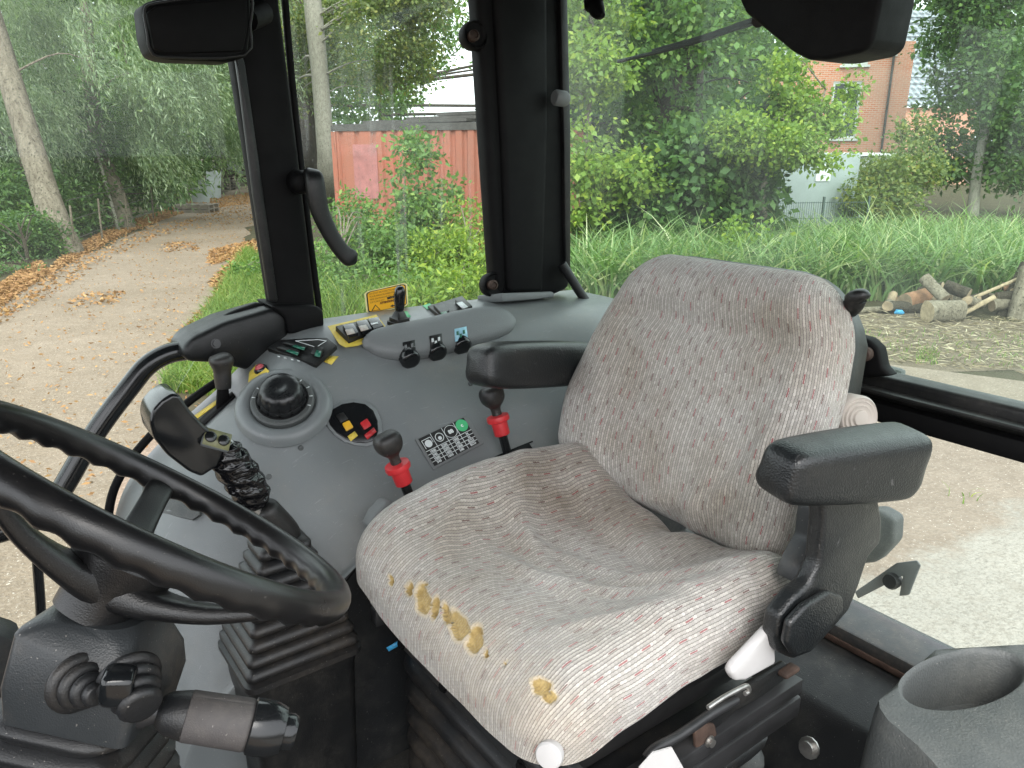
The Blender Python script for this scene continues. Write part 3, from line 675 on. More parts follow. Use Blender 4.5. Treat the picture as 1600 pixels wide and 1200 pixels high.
if hn.dot(CP - hl) < 0: hn = -hn
HW = (hr - hl).length
def hz(py): return dep(1380, py, Dh).z
def hs_(px): # distance along the facade of a photo column
    d = ray(px, 150); d.z = 0; o = CP.copy(); o.z = 0
    k = ((hl - o).cross(d)).z / (d.cross(he)).z * -1.0
    return ((hl - o).x * d.y - (hl - o).y * d.x) / (he.y * d.x - he.x * d.y)
house = thing('brick_house', 'red brick house with white window frames and a pale curved roof edge', 'house', hl)
top = hz(70)
win = [(1300, 1345, 128, 216), (1240, 1262, 160, 222), (1310, 1350, 92, 103), (1165, 1200, 128, 216), (1368, 1392, 240, 262)]
holes = [(hs_(a), hs_(b), hz(d), hz(c)) for a, b, c, d in win]
xs = sorted({0.0, HW, *[v for h in holes for v in h[:2]]}); zs = sorted({0.0, top, *[v for h in holes for v in h[2:]]})
vs, fs = [], []
def inside(x, z): return any(a < x < b and c < z < d for a, b, c, d in holes)
for i in range(len(xs) - 1):
    for j in range(len(zs) - 1):
        if inside((xs[i] + xs[i + 1]) / 2, (zs[j] + zs[j + 1]) / 2): continue
        k = len(vs); vs += [hl + he * x + Z * z for x, z in ((xs[i], zs[j]), (xs[i + 1], zs[j]), (xs[i + 1], zs[j + 1]), (xs[i], zs[j + 1]))]; fs.append((k, k + 1, k + 2, k + 3))
mk('front_wall', vs, fs, M['brick'], house, False)
box('side_wall', hr - he * .02 - hn * 6, he * .02, hn * 5.99, Z * top, M['brick'], house)
for a, b, c, d in holes:
    w = box('window', hl + he * a + Z * c - hn * .16, he * (b - a), hn * .03, Z * (d - c), M['winglass'], house)
    f = .09
    for (o1, u1, z1) in ((he * a, he * f, (c, d)), (he * (b - f), he * f, (c, d)), (he * (a + f), he * (b - a - 2 * f), (c, c + f)), (he * (a + f), he * (b - a - 2 * f), (d - f, d)), (he * ((a + b) / 2 - .03), he * .06, (c + f, d - f))):
        box('frame', hl + o1 + Z * z1[0] - hn * .12, u1, hn * .09, Z * (z1[1] - z1[0]), M['winwhite'], w)
    box('sill', hl + he * (a - .08) + Z * (c - .1), he * (b - a + .16), hn * .1, Z * .09, M['winwhite'], w)
tube('drain_pipe', [hl + he * hs_(1388) + hn * .06 + Z * .1, hl + he * hs_(1388) + hn * .06 + Z * (top - .5)], .05, M['contdark'], house, 8)
box('eaves_board', hl + Z * (top - .55) + hn * .02, he * (hs_(1393)), hn * .05, Z * .3, M['winwhite'], house)
sec = [(0, .0), (.25, .5), (.8, .85), (1.6, 1.05)]
lp = [[hl + he * s + hn * (.15 - d) + Z * (top - .2 + h) for d, h in sec] for s in (0, hs_(1398))]
mk('roof', lp[0] + lp[1], [(i, i + 4, i + 5, i + 1) for i in range(3)], M['roofwhite'], house, True)
# --- tiled roof of the neighbour behind it
t = NT('dark_tiles'); p = t.pos()
wv = t.m('ADD', t.m('SINE', t.m('MULTIPLY', t.sep(p)[0], 20)), t.m('SINE', t.m('MULTIPLY', t.sep(p)[2], 20)))
M['tiles'] = t.done(t.bsdf(t.mix(t.ramp(wv, -1.5, 1.5), (.1, .11, .13), (.33, .36, .4)), .5, t.bump(wv, .03)))
nb = dep(1360, 150, 46); nb.z = 0; nh = thing('neighbour_house', 'grey tiled roof of the neighbouring house behind the brick house', 'house', nb)
w2 = dep(1445, 150, 46) - dep(1330, 150, 46); w2.z = 0; w2 *= 1.8; z0, z1 = dep(1400, 165, 46).z, dep(1400, 5, 46).z
bk = Vector((CF.x, CF.y, 0)).normalized()
o = nb - w2 * .15; k = 4.5
box('wall', o + bk * .3, w2, bk * 7, Z * (z0 - .1), M['brick'], nh)
rows = 14
for r in range(rows):      # each course of tiles is a strip that overlaps the one below
    a0, a1 = r / rows, (r + 1) / rows
    box('tile_course', o + bk * (k * a0) + Z * (z0 + (z1 - z0) * a0), w2, bk * (k / rows + .08) + Z * ((z1 - z0) / rows), Z * .07, M['tiles'], nh)
# --- pale grey box trailer behind a mesh fence
v0, v1 = gnd(1212, 374), gnd(1330, 366); v0.z = v1.z = 0
ve = (v1 - v0).normalized(); vn = Vector((-ve.y, ve.x, 0))
if vn.dot(CP - v0) < 0: vn = -vn
tr = thing('box_trailer', 'pale grey box trailer with a rounded corner parked below the house', 'trailer', v0)
LV = (v1 - v0).length; hv = 2.0
out = [v0 + Z * .25, v1 + Z * .25, v1 + Z * (hv)] + [v0 + ve * (.35 - .35 * math.sin(a)) + Z * (hv - .35 + .35 * math.cos(a)) for a in (0, .4, .8, 1.2, 1.57)]
prism('body', out, -vn * 3.0, flat('trailer_grey', (.27, .31, .305), .45, .08, 1.5), tr, .03)
for s in (.3, .75):
    lathe('wheel', frame(v0 + ve * (LV * s) + Z * .3 - vn * .05, vn), [(.29, -.18), (.3, -.1), (.3, .02), (.2, .05), (.18, .03), (.05, .04)], M['rubber'], tr)
box('side_hatch', v0 + ve * (LV * .42) + Z * 1.35 + vn * .004, ve * .5, vn * .02, Z * .4, M['winwhite'], tr)
# roofs of low sheds behind the trailer
sh0 = dep(1275, 240, 24); sh0.z = 0
shd = thing('low_shed', 'low white shed roof between the trailer and the brick house', 'shed', sh0)
se = CR.copy()
box('wall', sh0, se * 2.6, bk * 2.5, Z * 1.9, flat('shed_wall', (.36, .38, .36), .7), shd)
box('roof', sh0 + Z * 1.9 - bk * .1 - se * .1, se * 2.8, bk * 2.7, Z * .09, M['roofwhite'], shd)
# --- welded mesh fence
f0, f1 = gnd(1205, 395), gnd(1345, 392); f0.z = f1.z = 0; fe = (f1 - f0).normalized(); LF = (f1 - f0).length
mf = thing('mesh_fence', 'thin dark welded mesh fence in front of the grey trailer', 'fence', f0)
M['wire'] = flat('fence_wire', (.06, .09, .08), .5)
vs, fs = [], []
def addbar(o, ux, uy, uz):
    v, f = box_pts(o, ux, uy, uz); k = len(vs); vs.extend(v); fs.extend(tuple(i + k for i in q) for q in f)
yx = Vector((-fe.y, fe.x, 0))
n = int(LF / .05)
for i in range(n): addbar(f0 + fe * (i * .05) + Z * .05, fe * .006, yx * .006, Z * 1.0)
o = mk('vertical_wires', vs, fs, M['wire'], mf, False); o['kind'] = 'stuff'
for h in (.1, .4, .7, 1.02): box('rail', f0 + Z * h + yx * .008, fe * LF, yx * .01, Z * .012, M['wire'], mf)
for s in (0, LF * .5, LF): box('post', f0 + fe * s - yx * .05, fe * .04, yx * .04, Z * 1.15, M['wire'], mf)

# --- logs and firewood
M['logend'] = flat('log_end', (.36, .28, .18), .85, .3, 20, bumpd=.01)
M['wood'] = flat('split_wood', (.27, .2, .13), .85, .35, 9, bumpd=.01)
M['woodred'] = flat('red_wood', (.24, .12, .065), .85, .35, 9, bumpd=.01)
def log(name, label, p, d, ln, r, bark, ends=None, cat='log', group='logs on the wood pile'):
    d = Vector(d).normalized(); p = Vector(p); t = thing(name, label, cat, p - Z * r * .0, group)
    up = d.orthogonal().normalized(); sd = d.cross(up); n, seg = 14, 7; vs, fs = [], []
    ph = [RND.uniform(0, 6) for _ in range(4)]
    for i in range(seg + 1):
        c = p + d * (ln * (i / seg - .5))
        for k in range(n):
            a = 2 * math.pi * k / n; rr = r * (1 + .07 * math.sin(2 * a + ph[0]) + .05 * math.sin(3 * a + ph[1] + i * .4) + .03 * math.sin(5 * a + ph[2]) + RND.uniform(-.03, .03))
            vs.append(c + (up * math.cos(a) + sd * math.sin(a)) * rr)
    for i in range(seg):
        for k in range(n): k2 = (k + 1) % n; fs.append((i * n + k, i * n + k2, (i + 1) * n + k2, (i + 1) * n + k))
    mk('bark', vs, fs, bark, t)
    for i in (0, seg): mk('cut_end', [vs[i * n + k] for k in range(n)], [tuple(range(n))], ends or M['logend'], t, False)
    return t
def lg(px, py, h): q = gnd(px, py); return Vector((q.x, q.y, h))
ac = CR.copy()    # along the picture's horizontal on the ground
aw = bk
log('log', 'short fat grey log lying in front of the wood pile', lg(1472, 502, .13), ac + aw * .2, .48, .135, M['bark'])
log('log', 'reddish split log behind and left of the fat grey log', lg(1432, 485, .16), ac * 1 + aw * .5 + Z * .1, .55, .12, M['woodred'], M['wood'])
log('log', 'long thin grey log lying on the soil left of the pile', lg(1378, 489, .05), ac + Z * .04 + aw * .1, .75, .045, M['bark'])
log('log', 'grey log propped upright at the right end of the pile', lg(1590, 496, .28), ac * .25 + Z + aw * .3, .75, .11, M['bark'])
log('log', 'dark log standing behind the propped log at the picture edge', lg(1577, 490, .3), ac * .5 + Z + aw * .3, .8, .08, M['barkdark'])
log('branch', 'long pale peeled branch leaning across the wood pile', lg(1540, 492, .32), ac + Z * .42 + aw * .1, 1.3, .022, M['logend'], cat='branch')
log('branch', 'short pale peeled branch in front of the wood pile', lg(1522, 498, .16), ac + Z * .6, .5, .03, M['logend'], cat='branch')
ords = ['first', 'second', 'third', 'fourth', 'fifth', 'sixth', 'seventh', 'eighth', 'ninth', 'tenth', 'eleventh', 'twelfth', 'thirteenth', 'fourteenth', 'fifteenth', 'sixteenth', 'seventeenth', 'eighteenth', 'nineteenth', 'twentieth', 'twenty-first', 'twenty-second', 'twenty-third', 'twenty-fourth']
tone = {'bark': 'grey barked', 'wood': 'brown split', 'woodred': 'reddish split', 'barkdark': 'dark barked'}
for k, px in enumerate(sorted(RND.uniform(1385, 1615) for _ in range(24))):
    mt = RND.choice(['bark', 'bark', 'barkdark', 'wood', 'woodred']); py = RND.uniform(480, 497); dz = RND.uniform(-.1, .22)
    log('firewood', '%s piece of firewood, %s from the left in the heap behind the fat log' % (tone[mt], ords[k]), lg(px, py, RND.uniform(.06, .36 if px > 1440 else .12)), ac * RND.uniform(-1, 1) + aw * RND.uniform(-.6, .6) + Z * dz, RND.uniform(.3, .6), RND.uniform(.04, .08), M[mt], M['wood'], 'firewood', 'heaped firewood')
sc = lg(1404, 493, .03); tag(sweep('plastic_scrap', [sc - ac * .06, sc - ac * .03 + Z * .02, sc + ac * .03 + Z * .01, sc + ac * .07], [(.01, .01), (.04, .03), (.035, .035), (.005, .008)], M['blue']), 'small crumpled blue plastic scrap beside the wood pile', 'scrap')

# --- stuff along the lane: pallets, leaning boards, wire fence
M['palletwood'] = flat('pallet_wood', (.22, .19, .155), .85, .3, 6)
def pallet_stack(label, p, d, n, w=1.2, dp=.8):
    t = thing('pallet_stack', label, 'pallets', p); s = Vector((-d.y, d.x, 0))
    for k in range(n):
        z = k * .15
        for j in range(5): box('board', p + d * (j * (w - .1) / 4) + Z * (z + .1), d * .1, s * dp, Z * .03, M['palletwood'], t)
        for j in range(3): box('bearer', p + s * (j * (dp - .1) / 2) + Z * z, d * w, s * .1, Z * .098, M['palletwood'], t)
    return t
ld = Vector((-.4, -.92, 0)).normalized()
pallet_stack('stack of weathered pallets at the far bend of the lane', gnd(372, 296), ld, 14)
pallet_stack('low pair of weathered pallets lying beside the lane leaves', gnd(272, 333), CR, 2, 1.2, 1.0)
M['boardgrey'] = flat('grey_board', (.3, .33, .32), .6, .15, 3)
for k, (px, py, w, h) in enumerate(((316, 318, 70, 34), (336, 310, 60, 40))):
    q = gnd(px, py); d = q.length / 1250
    tag(rbox('leaning_board', frame(q + Z * h * d * .5, Vector((.3, 1, .35)), CR * 1 + Z * 0), (w * d * .35, h * d * 1.05, .05), M['boardgrey'], None, .01), ['shorter pale corrugated board leaning in the hedge beside the lane', 'taller grey board leaning next to the shorter board by the lane'][k], 'board', 'boards leaning in the hedge')
ju = gnd(350, 304)
jk = thing('scrap_heap', 'dark heap of scrap metal under a grey sheet beside the pallets', 'scrap heap', ju)
for k in range(14):
    a = ju + Vector((RND.uniform(-.9, .9), RND.uniform(-.9, .9), RND.uniform(.1, 1.5)))
    rbox('scrap_piece', frame(a, (RND.uniform(-1, 1), RND.uniform(-1, 1), RND.uniform(-1, 1))), (RND.uniform(.3, 1.0), RND.uniform(.1, .4), .06), RND.choice([M['contdark'], M['contdark'], M['rust'], M['boardgrey']]), jk, .01)
rbox('cover_sheet', Matrix.Translation(ju + Z * 1.75) @ Matrix.Rotation(.1, 4, 'X'), (1.7, 1.5, .06), M['boardgrey'], jk, .02)
fp = [gnd(x, y) for x, y in ((118, 398), (160, 378), (200, 362), (240, 345))]
wf = thing('wire_fence', 'sagging wire fence with thin posts between the willows and the lane', 'fence', fp[0])
for q in fp: tube('post', [q - Z * .1, q + Z * 1.0 + CR * .05], .022, M['bark'], wf, 6)
for h in (.3, .7, 1.1): tube('wire', catmull([q + Z * h for q in fp], 4), .008, M['contdark'], wf, 4)
pb = gnd(186, 362); tag(tube('thin_pole', [pb, at(150, 232, 21.0)], .04, M['barkpale'], None, 6), 'thin pale pole leaning against the second willow', 'pole')
# ------------------------------------------------------------------ tractor cab shell
FZ = -1.06                                    # cab floor relative to the eye
cab = thing('tractor_cab', 'black cab frame of the tractor with pillars, windows and rails around the seat', 'tractor cab', W(-.3, -.72, FZ))
cab['kind'] = 'thing'
def oy(pts, Y): return [ony(x, y, Y) for x, y in pts]
def ox(pts, X): return [onx(x, y, X) for x, y in pts]
YW = -1.45
# side pillar between door and quarter window
pp = prism('door_pillar', oy([(302, -300), (366, 100), (428, 490), (497, 492), (468, 240), (438, 0), (405, -300)], -1.43), (0, -.045, 0), M['pillar'], cab, .012, 3)
prism('pillar_trim', oy([(318, -300), (360, 40), (380, 100), (400, 240), (432, 470), (418, 470), (392, 300), (372, 140), (306, -300)], -1.427), (0, .012, 0), M['black'], pp, .004)
prism('pillar_foot', oy([(424, 478), (448, 500), (452, 524), (508, 512), (507, 486), (497, 478)], -1.40), (0, -.1, 0), M['pillar'], cab, .012, 3)
# rear corner pillar
rp = prism('rear_pillar', oy([(724, -300), (748, 0), (763, 240), (778, 466), (868, 462), (893, 450), (888, 220), (882, 0), (871, -300)], -1.40), (0, -.05, 0), M['pillar'], cab, .016, 3)
prism('pillar_cover', oy([(756, -300), (775, 0), (788, 240), (796, 458), (850, 458), (858, 200), (856, -300)], -1.385), (0, -.03, 0), M['pillar'], rp, .012, 3)
prism('pillar_edge', oy([(868, -300), (876, 0), (882, 230), (884, 430), (892, 430), (892, 200), (887, 0), (880, -300)], -1.39), (0, -.02, 0), M['black'], rp, .003)
prism('pillar_shoe', oy([(783, 458), (866, 455), (868, 464), (838, 468), (786, 472)], -1.36), (0, -.1, -.02), M['grey2'], rp, .006)
for px, py in ((738, 57), (768, 445)):        # hinge knobs of the quarter window
    k = lathe('hinge_knob', frame(ony(px, py, -1.42), (.15, 1, .12)), [(.026, -.012), (.028, 0), (.028, .014), (.025, .018), (.022, .014), (.012, .012)], M['pillar'], cab)
    lathe('screw', frame(ony(px, py, -1.405), (.15, 1, .12)), [(.011, -.004), (.011, .012), (.007, .015), (.006, .011)], M['rust'], k, 12)
    prism('hinge_arm', oy([(px + 2, py - 22), (px + 30, py - 34), (px + 34, py + 34), (px + 6, py + 22)], -1.425), (0, -.012, 0), M['pillar'], k, .003)
lathe('grab_stub', frame(ony(866, 152, -1.37), (-1, .1, -.1)), [(.014, 0), (.017, .004), (.017, .028), (.013, .034)], M['grey2'], cab, 16)
# window panes
def pane(name, pts, thick, mat): return prism(name, pts, thick, mat, cab, 0, smooth=False)
pane('quarter_window', oy([(405, -300), (730, -300), (782, 500), (497, 530)], -1.475), (0, -.004, 0), M['glass_q'])
pane('door_window', oy([(-420, -420), (308, -300), (424, 474), (335, 512), (236, 678), (186, 745), (168, 805), (172, 1010), (-420, 1010)], -1.475), (0, -.004, 0), M['glass_door'])
pane('rear_window', [W(-1.29, -1.56, .5), W(-1.29, .02, .5), W(-1.29, .02, -.38), W(-1.29, -1.56, -.38)], (-.004, 0, 0), M['glass_rear'])
pane('lower_rear_window', [W(-1.29, -1.5, -.44), W(-1.29, .02, -.44), W(-1.29, .02, -.83), W(-1.29, -1.5, -.83)], (-.004, 0, 0), M['glass_door'])
# rubber seals: bottom arc of the door pane, front edge beside the console
tube('door_seal', [ony(x, y, -1.46) for x, y in ((340, -80), (372, 110), (398, 280), (424, 468), (400, 479), (360, 494), (326, 516))], .008, M['pillar'], cab, 8, 5)
tube('door_seal', [ony(x, y, -1.455) for x, y in ((352, 588), (300, 624), (236, 680), (190, 740), (170, 800), (168, 900), (172, 1010))], .008, M['pillar'], cab, 8, 5)
tube('window_seal', [ony(x, y, -1.46) for x, y in ((432, -200), (450, 60), (475, 300), (499, 485))], .007, M['pillar'], cab, 8, 4)
# quarter-window handle
hp = ony(478, 283, -1.42)
wh = sweep('window_handle', [ony(x, y, Y) for x, y, Y in ((482, 270, -1.40), (490, 276, -1.375), (494, 300, -1.37), (500, 330, -1.37), (516, 365, -1.37), (534, 392, -1.37), (548, 404, -1.37), (555, 410, -1.37))],
           [(.010, .008), (.0165, .012), (.0175, .012), (.0165, .011), (.015, .010), (.015, .010), (.017, .011), (.006, .005)], M['black'], cab, (0, 1, 0), 3.0, 20, 4)
lathe('handle_pivot', frame(ony(466, 284, -1.43), (.1, 1, 0)), [(.022, 0), (.022, .02), (.018, .035), (.012, .04)], M['pillar'], wh)
# beam at the window base and hand rail running forward from it
prism('door_beam', oy([(284, 548), (300, 528), (352, 503), (424, 482), (452, 486), (452, 528), (430, 556), (404, 583), (340, 568), (292, 566)], -1.41), (0, -.1, 0), M['black'], cab, .014, 3)
bolt('beam_screw', ony(337, 537, -1.408), (0, 1, .2), .006, .006, M['paintedsteel'], cab)
gr = tube('hand_rail', [ony(x, y, -1.46) for x, y in ((292, 547), (262, 553), (232, 570), (206, 600), (150, 675), (95, 768), (66, 806), (30, 822), (-30, 838), (-140, 850))], .0185, M['gloss'], cab, 14, 6)
tube('support_rod', [ony(x, y, -1.45) for x, y in ((46, 838), (56, 860), (60, 900), (64, 960), (66, 1060))], .0085, M['gloss'], cab, 10, 4)
tube('stay_wire', [ony(32, 832, -1.45), ony(50, 856, -1.45)], .004, M['gloss'], cab, 6)
# rear wall: window bar, lower ledge, lower panel
bar = prism('rear_window_bar', [W(-1.26, -1.42, -.372), W(-1.26, .02, -.372), W(-1.26, .02, -.415), W(-1.26, -1.42, -.415)], (-.05, 0, 0), M['black'], cab, .008, 3)
prism('bar_lip', [W(-1.235, -1.42, -.392), W(-1.235, .02, -.392), W(-1.235, .02, -.40), W(-1.235, -1.42, -.40)], (-.024, 0, 0), M['black'], bar, .003)
prism('bar_lower', [W(-1.25, -1.42, -.417), W(-1.25, .02, -.417), W(-1.25, .02, -.452), W(-1.25, -1.42, -.452)], (-.06, 0, 0), M['pillar'], bar, .006)
prism('window_sill', [W(-1.20, -1.4, -.835), W(-1.20, .0, -.835), W(-1.20, .0, -.862), W(-1.20, -1.4, -.862)], (-.11, 0, 0), M['dirty'], cab, .005)
prism('sill_seal', [W(-1.197, -1.4, -.858), W(-1.197, .0, -.858), W(-1.197, .0, -.87), W(-1.197, -1.4, -.87)], (-.02, 0, 0), M['rust'], cab, .002)
prism('rear_panel', [W(-1.06, -1.3, -.90), W(-1.06, .0, -.90), W(-.98, .0, FZ), W(-.98, -1.3, FZ)], (-.16, 0, .03), M['panel'], cab, .015, 3)
prism('panel_foot', [W(-.93, -1.1, -1.02), W(-.93, -.2, -1.02), W(-.93, -.2, FZ), W(-.93, -1.1, FZ)], (-.06, 0, 0), M['dirty'], cab, .004)
bolt('panel_bolt', onx(1265, 1168, -.925), (1, 0, .3), .011, .012, M['steel'], cab)
# hinge lug of the rear window
lug = prism('rear_hinge', ox([(1336, 525), (1356, 530), (1372, 545), (1378, 575), (1392, 588), (1336, 592)], -1.235), (-.03, 0, 0), M['pillar'], cab, .006, 3)
lathe('hinge_pin', frame(onx(1353, 553, -1.228), (1, .3, .1)), [(.012, -.004), (.012, .01), (.008, .014)], M['rust'], lug, 16)
rbox('outside_pad', Matrix.Translation(onx(1392, 580, -1.33)), (.02, .05, .018), M['grey2'], lug, .008)
# strut beside the rear pillar
tube('strut_rod', [ony(878, 412, -1.38), ony(905, 455, -1.36), ony(935, 500, -1.33)], .011, M['black'], cab, 10)
# roof and floor of the cab, open towards the left door where the camera stands
prism('cab_roof', [W(-1.45, -1.6, .46), W(1.0, -1.6, .46), W(1.0, .12, .46), W(-1.45, .12, .46)], (0, 0, .16), M['pillar'], cab, .03)
prism('cab_floor', [W(-1.3, -1.5, FZ), W(.75, -1.5, FZ), W(.75, -.02, FZ), W(-1.3, -.02, FZ)], (0, 0, -.06), M['floor'], cab, .01)
prism('front_cowl', [W(.62, -1.45, FZ), W(.62, -.05, FZ), W(.7, -.1, -.42), W(.7, -1.4, -.42)], (.08, 0, 0), M['pillar'], cab, .02)
for yy in (-1.42, -.06): tube('front_pillar', [W(.7, yy, FZ), W(.72, yy, -.4), W(.82, yy + (.05 if yy < -1 else -.05), .47)], .035, M['pillar'], cab, 10)
tube('left_rear_pillar', [W(-1.28, -.02, FZ), W(-1.25, 0.02, .47)], .05, M['pillar'], cab, 10)
# things fixed high up
mr = thing('cab_mirror', 'black mirror housing at the top left beside the side pillar', 'mirror', ony(300, 50, -1.38))
prism('housing', oy([(222, 8), (236, 0), (330, -14), (392, -16), (394, 40), (388, 88), (360, 97), (262, 93), (238, 86), (228, 60)], -1.36), (0, -.07, 0), M['pillar'], mr, .014, 4)
prism('mirror_face', oy([(229, 20), (245, 8), (330, 0), (386, -4), (388, 40), (380, 80), (262, 84), (240, 76)], -1.353), (0, -.02, 0), M['pillar'], mr, .004)
tube('mirror_rim', [ony(x, y, -1.357) for x, y in ((226, 16), (245, 5), (330, -6), (390, -10), (391, 40), (382, 86), (262, 89), (236, 80), (230, 50))], .0022, M['black'], mr, 8, 3, True)
tube('arm', [ony(385, 30, -1.38), ony(410, 20, -1.42)], .02, M['pillar'], mr)
wm = thing('wiper_motor', 'black angular wiper motor cover at the top of the rear window', 'wiper motor', onx(1270, 40, -1.2))
prism('cover', ox([(1120, -120), (1152, -5), (1163, 20), (1238, 82), (1262, 94), (1290, 94), (1348, 82), (1362, 68), (1376, 0), (1390, -120)], -1.16), (-.1, 0, 0), M['pillar'], wm, .012, 4)
tube('shaft', [onx(1185, 32, -1.25), onx(1185, 32, -1.33)], .012, M['wiper'], wm)
wp = thing('rear_wiper', 'thin black wiper blade resting across the upper rear window', 'wiper', onx(1070, 66, -1.31))
tube('blade', [onx(966, 96, -1.305), onx(1080, 68, -1.307), onx(1182, 33, -1.31)], .0045, M['wiper'], wp, 6, 4)
tube('arm', [onx(1020, 79, -1.315), onx(1100, 58, -1.32), onx(1188, 30, -1.32)], [.004, .006, .009], M['wiper'], wp, 6, 4)
hk = sweep('coat_hook', [W(-1.18, -1.18, .36), onx(928, -6, -1.18), onx(930, 8, -1.18), onx(936, 20, -1.17), onx(942, 24, -1.165)], [(.02, .012), (.02, .014), (.019, .015), (.014, .012), (.005, .005)], M['pillar'], None, (1, 0, 0), 2.4, 16, 4)
tag(hk, 'small black rounded knob hanging from the roof beside the rear pillar', 'knob')
# lamp and bracket outside the lower rear window, greys lightened to paint in haze
tl = thing('tail_lamp', 'dark tail lamp on a grey bracket seen through the lower rear window', 'lamp', onx(1385, 850, -1.7))
prism('lamp_box', ox([(1335, 800), (1372, 797), (1398, 812), (1396, 850), (1368, 880), (1332, 884)], -1.62), (-.05, 0, 0), M['cup'], tl, .012, 3)
prism('bracket', ox([(1335, 925), (1400, 880), (1432, 876), (1438, 884), (1420, 930), (1404, 932), (1410, 900), (1340, 936)], -1.65), (-.006, 0, 0), M['grey2'], tl, .004)
lathe('reflector', frame(onx(1392, 908, -1.64), (1, 0, .2)), [(.018, -.02), (.02, 0), (.016, .008)], M['black'], tl, 16)
# warning sticker on the quarter window
st = thing('warning_sticker', 'orange warning sticker with a triangle on the quarter window', 'sticker', ony(602, 466, -1.47))
def quadpts(c, Y, r=.0):
    P = [ony(x, y, Y) for x, y in c]; return P
SQ = [ony(x, y, -1.465) for x, y in ((569, 456), (636, 441), (638, 478), (573, 491))]
def sq(u, v, lift=0.0):   # position on the sticker, u right, v up
    p = SQ[3].lerp(SQ[2], u).lerp(SQ[0].lerp(SQ[1], u), v); return p + Vector((0, lift, 0))
def rounded(c, r, k=4):
    out = []
    for cx, cy, a0 in ((1 - r, 1 - r, 0), (r, 1 - r, 90), (r, r, 180), (1 - r, r, 270)):
        for i in range(k + 1):
            a = math.radians(a0 + 90 * i / k); out.append((.5 + (cx + r * math.cos(a) - .5) * c, .5 + (cy + r * 1.0 * math.sin(a) - .5) * c))
    return out
for nm, c, lf, mt in (('backing', 1.0, 0, 'pale'), ('border', .93, .0006, 'ink'), ('print_field', .88, .0012, 'orange')):
    mk(nm, [sq(u, v, lf) for u, v in rounded(c, .12)], [tuple(range(20))], M[mt], st, False)
ux, uy = (sq(1, .5) - sq(0, .5)).normalized(), (sq(.5, 1) - sq(.5, 0)).normalized()
SW, SH = (sq(1, .5) - sq(0, .5)).length, (sq(.5, 1) - sq(.5, 0)).length
def smat(u, v): m = frame(sq(u, v, .002), (0, 1, 0), ux); return m
for k, s in enumerate(('EN ETAT DE FONCTIONNEMENT', 'POUR MANOEUVRER EN ET LA', 'MISE EN MARCHE DU LA PRISE', 'DE FORCE EST')):
    text('small_print', s, smat(.1, .82 - .125 * k), SH * .105, M['brownink'], st)
text('bold_word', 'RETOURNER', smat(.5, .475), SH * .115, M['ink'], st, .0006)
text('bold_word', 'ATTENTION!', smat(.32, .33), SH * .115, M['brownink'], st, .0005)
tri = [(.1, .09), (.32, .09), (.21, .36)]
mk('triangle', [sq(u, v, .0018) for u, v in tri], [(0, 1, 2)], M['ink'], st, False)
mk('triangle_field', [sq(.21 + (u - .21) * .72, .18 + (v - .18) * .72, .0024) for u, v in tri], [(0, 1, 2)], M['orange'], st, False)
text('exclamation', '!', smat(.19, .12), SH * .2, M['ink'], st, .0008)
mk('arrow', [sq(u, v, .0018) for u, v in ((.55, .15), (.62, .21), (.62, .17), (.85, .17), (.85, .12), (.62, .12), (.62, .09))], [(0, 1, 2, 3, 4, 5, 6)], M['ink'], st, False)
# ------------------------------------------------------------------ side console (moulded wheel-arch cover)
con = thing('side_console', 'grey moulded side console with switches and dials under the side window', 'console', W(-.65, -1.25, FZ))
YS = [-1.46, -1.40, -1.33, -1.26, -1.19, -1.12, -1.06]
ST = [  # stations from front foot to rear: X at wall, X at inner edge, heights across
    (-.085, -.10, [-1.06] * 7),
    (-.12, -.13, [-.88, -.88, -.89, -.90, -.92, -.94, -.97]),
    (-.155, -.16, [-.70, -.71, -.72, -.74, -.78, -.83, -.88]),
    (-.20, -.20, [-.585, -.59, -.60, -.63, -.69, -.76, -.82]),
    (-.29, -.29, [-.50, -.50, -.505, -.535, -.60, -.68, -.75]),
    (-.385, -.385, [-.432, -.425, -.425, -.455, -.53, -.615, -.695]),
    (-.46, -.46, [-.372, -.366, -.378, -.42, -.495, -.575, -.645]),
    (-.53, -.54, [-.335, -.334, -.356, -.40, -.47, -.548, -.605]),
    (-.64, -.66, [-.329, -.329, -.345, -.39, -.455, -.525, -.58]),
    (-.80, -.82, [-.329, -.329, -.342, -.385, -.45, -.51, -.56]),
    (-.95, -.97, [-.331, -.331, -.34, -.37, -.43, -.48, -.53]),
    (-1.10, -1.12, [-.336, -.336, -.338, -.35, -.38, -.42, -.47]),
    (-1.27, -1.27, [-.34, -.34, -.34, -.345, -.36, -.39, -.44])]
net = [[W(a + (b - a) * i / 6, YS[i], z[i]) for i in range(7)] for a, b, z in ST]
for row in net:   # inner wall drops to the floor
    q = row[-1]; row += [Vector((q.x, q.y + .012, q.z - .03)), Vector((q.x, q.y + .014, max(CAMZ + FZ, q.z - .25))), Vector((q.x, q.y + .012, CAMZ + FZ))]
rows = [catmull(r, 6) for r in net]
cols = [catmull([r[j] for r in rows], 6) for j in range(len(rows[0]))]
G = np.array([[tuple(p) for p in c] for c in cols])          # [across][along]
def swell(px, py, rad, hgt):   # local dish or swelling of the moulding around a photo point
    global G
    d = ray(px, py); best = None
    flat_ = G.reshape(-1, 3); rel_ = flat_ - np.array(CP); dv = np.array(d.normalized())
    t_ = rel_ @ dv; dist = np.linalg.norm(rel_ - t_[:, None] * dv, axis=1); i = np.argmin(dist + .0 * t_); c = flat_[i]
    w = np.exp(-(np.linalg.norm(flat_ - c, axis=1) / rad) ** 4)
    flat_[:, 2] += hgt * w; flat_[:, 1] += hgt * .6 * w; G = flat_.reshape(G.shape)
